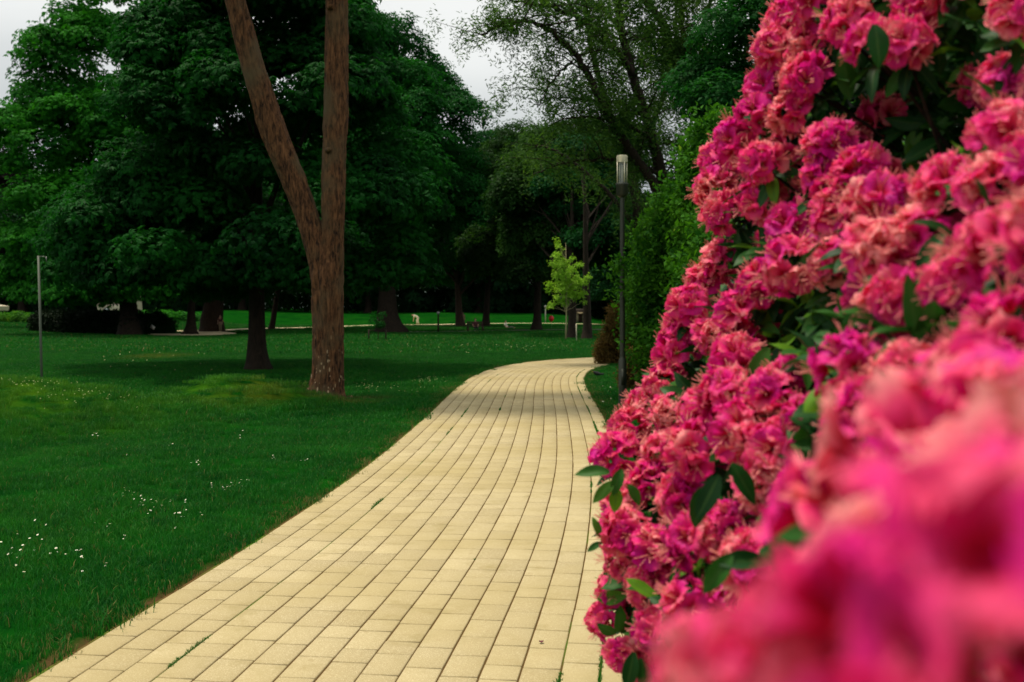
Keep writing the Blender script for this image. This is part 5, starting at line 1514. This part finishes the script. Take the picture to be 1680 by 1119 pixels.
# the rest of the bush, outside the frame and round the back
for k in range(110):
    a = g.uniform(0, 6.28); zf = g.uniform(-.1, 1); sr = math.sqrt(1 - min(1, abs(zf)) ** 2)
    d = np.array([math.cos(a) * sr, math.sin(a) * sr, zf])
    p = np.array([2.15, 2.5, 1.35]) + d * np.array([1.35, 1.9, 1.65])
    ppx = p[0] / max(.1, p[1]) * FPX + 840; ppy = 505 + (CAMH - p[2]) / max(.1, p[1]) * FPX
    if p[1] > .3 and (ppx < 1790 and -80 < ppy < 1200) and p[1] < Dm(min(ppx, 1700), ppy) + .35: continue
    if p[1] > 0 and ppx < sil(ppy) + 40: continue
    if p[2] < .35 or np.linalg.norm(p - np.array([0, 0, 1.6])) < .7: continue
    T.append((p, d + np.array([0, 0, .3]), g.uniform(.9, 1.1)))
def mat_of(d, tw):
    gg = np.random.default_rng(tw); return frame(np.array(d, float), gg)
shown = list(range(min(n_vis, 100)))
if n_vis > 100:
    # the nearest and largest as parts of their own
    area = [(-(T[i][2] / max(.3, T[i][0][1])), i) for i in range(n_vis)]
    shown = [i for _, i in sorted(area)[:100]]
shown_set = set(shown)
mbV = []; mbF = []; mbA = []; mbH = []; mbM = []; n0 = 0
for i, (p, d, s_) in enumerate(T):
    M = mat_of(d, 900 + i) * s_
    if i in shown_set:
        o_ = obj("flower_cluster", TRFM[i % 4] if n_front <= i < n_vis else TRM[i % 8], az)
        m4 = Matrix([[*M[:, 0], 0], [*M[:, 1], 0], [*M[:, 2], 0], [0, 0, 0, 1]])
        # rows of M are the axes: world = V @ M
        m4 = Matrix(((M[0][0], M[1][0], M[2][0], p[0] - az_base[0]), (M[0][1], M[1][1], M[2][1], p[1] - az_base[1]), (M[0][2], M[1][2], M[2][2], p[2] - az_base[2]), (0, 0, 0, 1)))
        o_.matrix_local = m4
    else:
        V, Fq, al, hu, fm = TR[i % 8]
        mbV.append(V @ M + p - az_base); mbF.append(Fq + n0); mbA.append(al); mbH.append(hu); mbM.append(fm); n0 += len(V)
o_ = obj("flower_mass", fast_mesh("flower_mass", np.concatenate(mbV), np.concatenate(mbF), True, {"along": np.concatenate(mbA), "hue": np.concatenate(mbH)}, [PETAL, STAM], np.concatenate(mbM)), az)
o_["kind"] = "stuff"
# leaves: whorls below the blooms and filling the inside
def az_leaf(g, ln, wd, droop, fold):
    nu, nv = 7, 5
    V = []; a = []
    for i in range(nu):
        u = i / (nu - 1)
        w_ = wd * math.sin(min(1, u * .96 + .04) * math.pi) ** .75 * (1 - .25 * u)
        for j in range(nv):
            v = j / (nv - 1) * 2 - 1
            V.append((v * w_ / 2, u * ln * (1 - .12 * droop * u), -droop * .45 * ln * u * u + fold * abs(v) * w_ / 2 + .0015 * math.sin(u * 9 + v * 2)))
            a.append(1 - abs(v))
    Fq = [(i * nv + j, i * nv + j + 1, (i + 1) * nv + j + 1, (i + 1) * nv + j) for i in range(nu - 1) for j in range(nv - 1)]
    return np.array(V), np.array(Fq), np.array(a)
LT = [az_leaf(g, g.uniform(.072, .10), g.uniform(.034, .044), g.uniform(.1, 1.0), g.uniform(.1, .5)) for _ in range(10)]
LV = []; LF = []; LA = []; n0 = 0
def put_leaf(p, d, up, sc):
    global n0
    d = d / np.linalg.norm(d); x = np.cross(d, up); x /= np.linalg.norm(x) + 1e-9; z = np.cross(x, d)
    V, Fq, a = LT[g.integers(0, 10)]
    LV.append((V * sc) @ np.stack([x, d, z]) + p - az_base); LF.append(Fq + n0); LA.append(a); n0 += len(V)
tw = MB()
spine = []
for i, (p, d, s_) in enumerate(T):
    d = np.array(d) / np.linalg.norm(d)
    M = mat_of(d, 900 + i)
    close = i >= n_front and i < n_vis
    nl = g.integers(4, 8) if not close else 0
    st = p - d * .055 * s_
    for k in range(nl):
        a = k / nl * 6.28 + g.uniform(-.4, .4)
        rd = M[0] * math.cos(a) + M[1] * math.sin(a)
        put_leaf(st + rd * .008, rd + d * g.uniform(-.45, .15) + np.array([0, 0, -.15]), d + g.normal(0, .2, 3), g.uniform(.7, 1.0))
    # stem from the bush's inside
    inner = p - d * g.uniform(.3, .5) + (np.array([1.9, 2.6, .9]) - p) * .28
    Pl = limb_path(inner, st + d * .03, g, .03, 6)
    tw.add(*tube(Pl - az_base, np.linspace(.008, .003, 6), 5, False))
    spine.append(inner)
# filling leaves behind the blossom surface
for k in range(5200):
    py = pr2.uniform(-60, 1180); px = pr2.uniform(sil(py) + 38, 1780)
    off_ = g.uniform(.09, .75)
    D_ = Dm(px, py)
    if D_ < 1.0 and off_ < .14: continue
    if ((px - 1490) / 150) ** 2 + ((py - 180) / 120) ** 2 < 1: off_ = g.uniform(.42, .8)
    p = PB(px, py, off_)
    n_ = bush_normal(px, py)
    d = g.normal(0, .6, 3) + n_ * .4 + np.array([-.1, -.1, -.25])
    put_leaf(p, d, np.array([0, -.3, 1.0]) + g.normal(0, .35, 3), g.uniform(.85, 1.3))
for k in range(2600):      # back and far side
    a = g.uniform(0, 6.28); zf = g.uniform(-.75, 1); sr = math.sqrt(1 - zf * zf)
    dd = np.array([math.cos(a) * sr, math.sin(a) * sr, zf])
    p = np.array([2.15, 2.5, 1.35]) + dd * np.array([1.35, 1.9, 1.6]) * g.uniform(.8, 1)
    if np.linalg.norm(p - np.array([0, 0, 1.6])) < .85 or p[2] < .1: continue
    ppx = p[0] / max(.1, p[1]) * FPX + 840; ppy = 505 + (CAMH - p[2]) / max(.1, p[1]) * FPX
    if p[1] > 0 and (ppx < sil(ppy) + 40 or (p[1] < Dm(min(ppx, 1700), ppy) + .1)): continue
    put_leaf(p, dd + g.normal(0, .5, 3), np.array([0, 0, 1.0]) + dd * .5, g.uniform(.9, 1.3))
# sprigs that stand out at the path side
for px, py, D_, dx_, dz_, s_ in ((1000, 775, 2.3, -1, .12, 1.0), (1008, 790, 2.3, -.7, -.6, .9), (1012, 800, 2.32, -.1, -1, .95), (1030, 795, 2.3, .5, -.7, .9), (985, 880, 2.4, -.3, .9, .7), (988, 890, 2.4, -.7, -.3, .6), (1020, 770, 2.3, -.2, -.5, 1),
                                 (1435, 40, 2.0, .12, -.8, 1.35), (1260, 570, 2.2, -.5, -.9, 1.2), (1395, 530, 1.8, -.6, -.8, 1.3), (1460, 480, 1.7, -.8, -.5, 1.4), (1150, 800, 1.9, -.15, -1, 1.25), (1180, 780, 1.85, -.5, -.9, 1.2), (1200, 760, 1.85, .5, -.8, 1.1),
                                 (1240, 860, 1.25, 1, -.15, 1.25), (1250, 880, 1.3, 1, -.25, 1.3), (1245, 905, 1.4, 1, -.2, 1.2), (1180, 925, 1.6, 1, .2, 1.1), (1200, 910, 1.6, -.6, -.7, 1.1), (1120, 650, 2.5, .2, -1, 1.1), (1140, 640, 2.4, .5, -.9, 1.1), (1050, 1080, 2.2, .2, -.9, 1.2), (1040, 1070, 2.2, -.2, -.9, 1.1)):
    put_leaf(np.array(pt(px, py, D_)), np.array([dx_, -.15, dz_]), np.array([0, -.8, .6]), s_ * .9)
az_l = obj("foliage", fast_mesh("foliage", np.concatenate(LV), np.concatenate(LF), True, {"v": np.concatenate(LA)}, [AZLEAF]), az)
# main branches
for k in range(46):
    e_ = spine[(k * 7) % len(spine)]
    a = az_base + np.array([g.uniform(-.3, .3), g.uniform(-.5, .5), 0])
    Pl = limb_path(a, e_, g, .08, 9)
    tw.add(*tube(Pl - az_base, np.linspace(.026, .007, 9), 7, False, 0.05))
tw.build("branches", TWIG, az)
print("TRUSSES", n_front, n_vis, len(T))
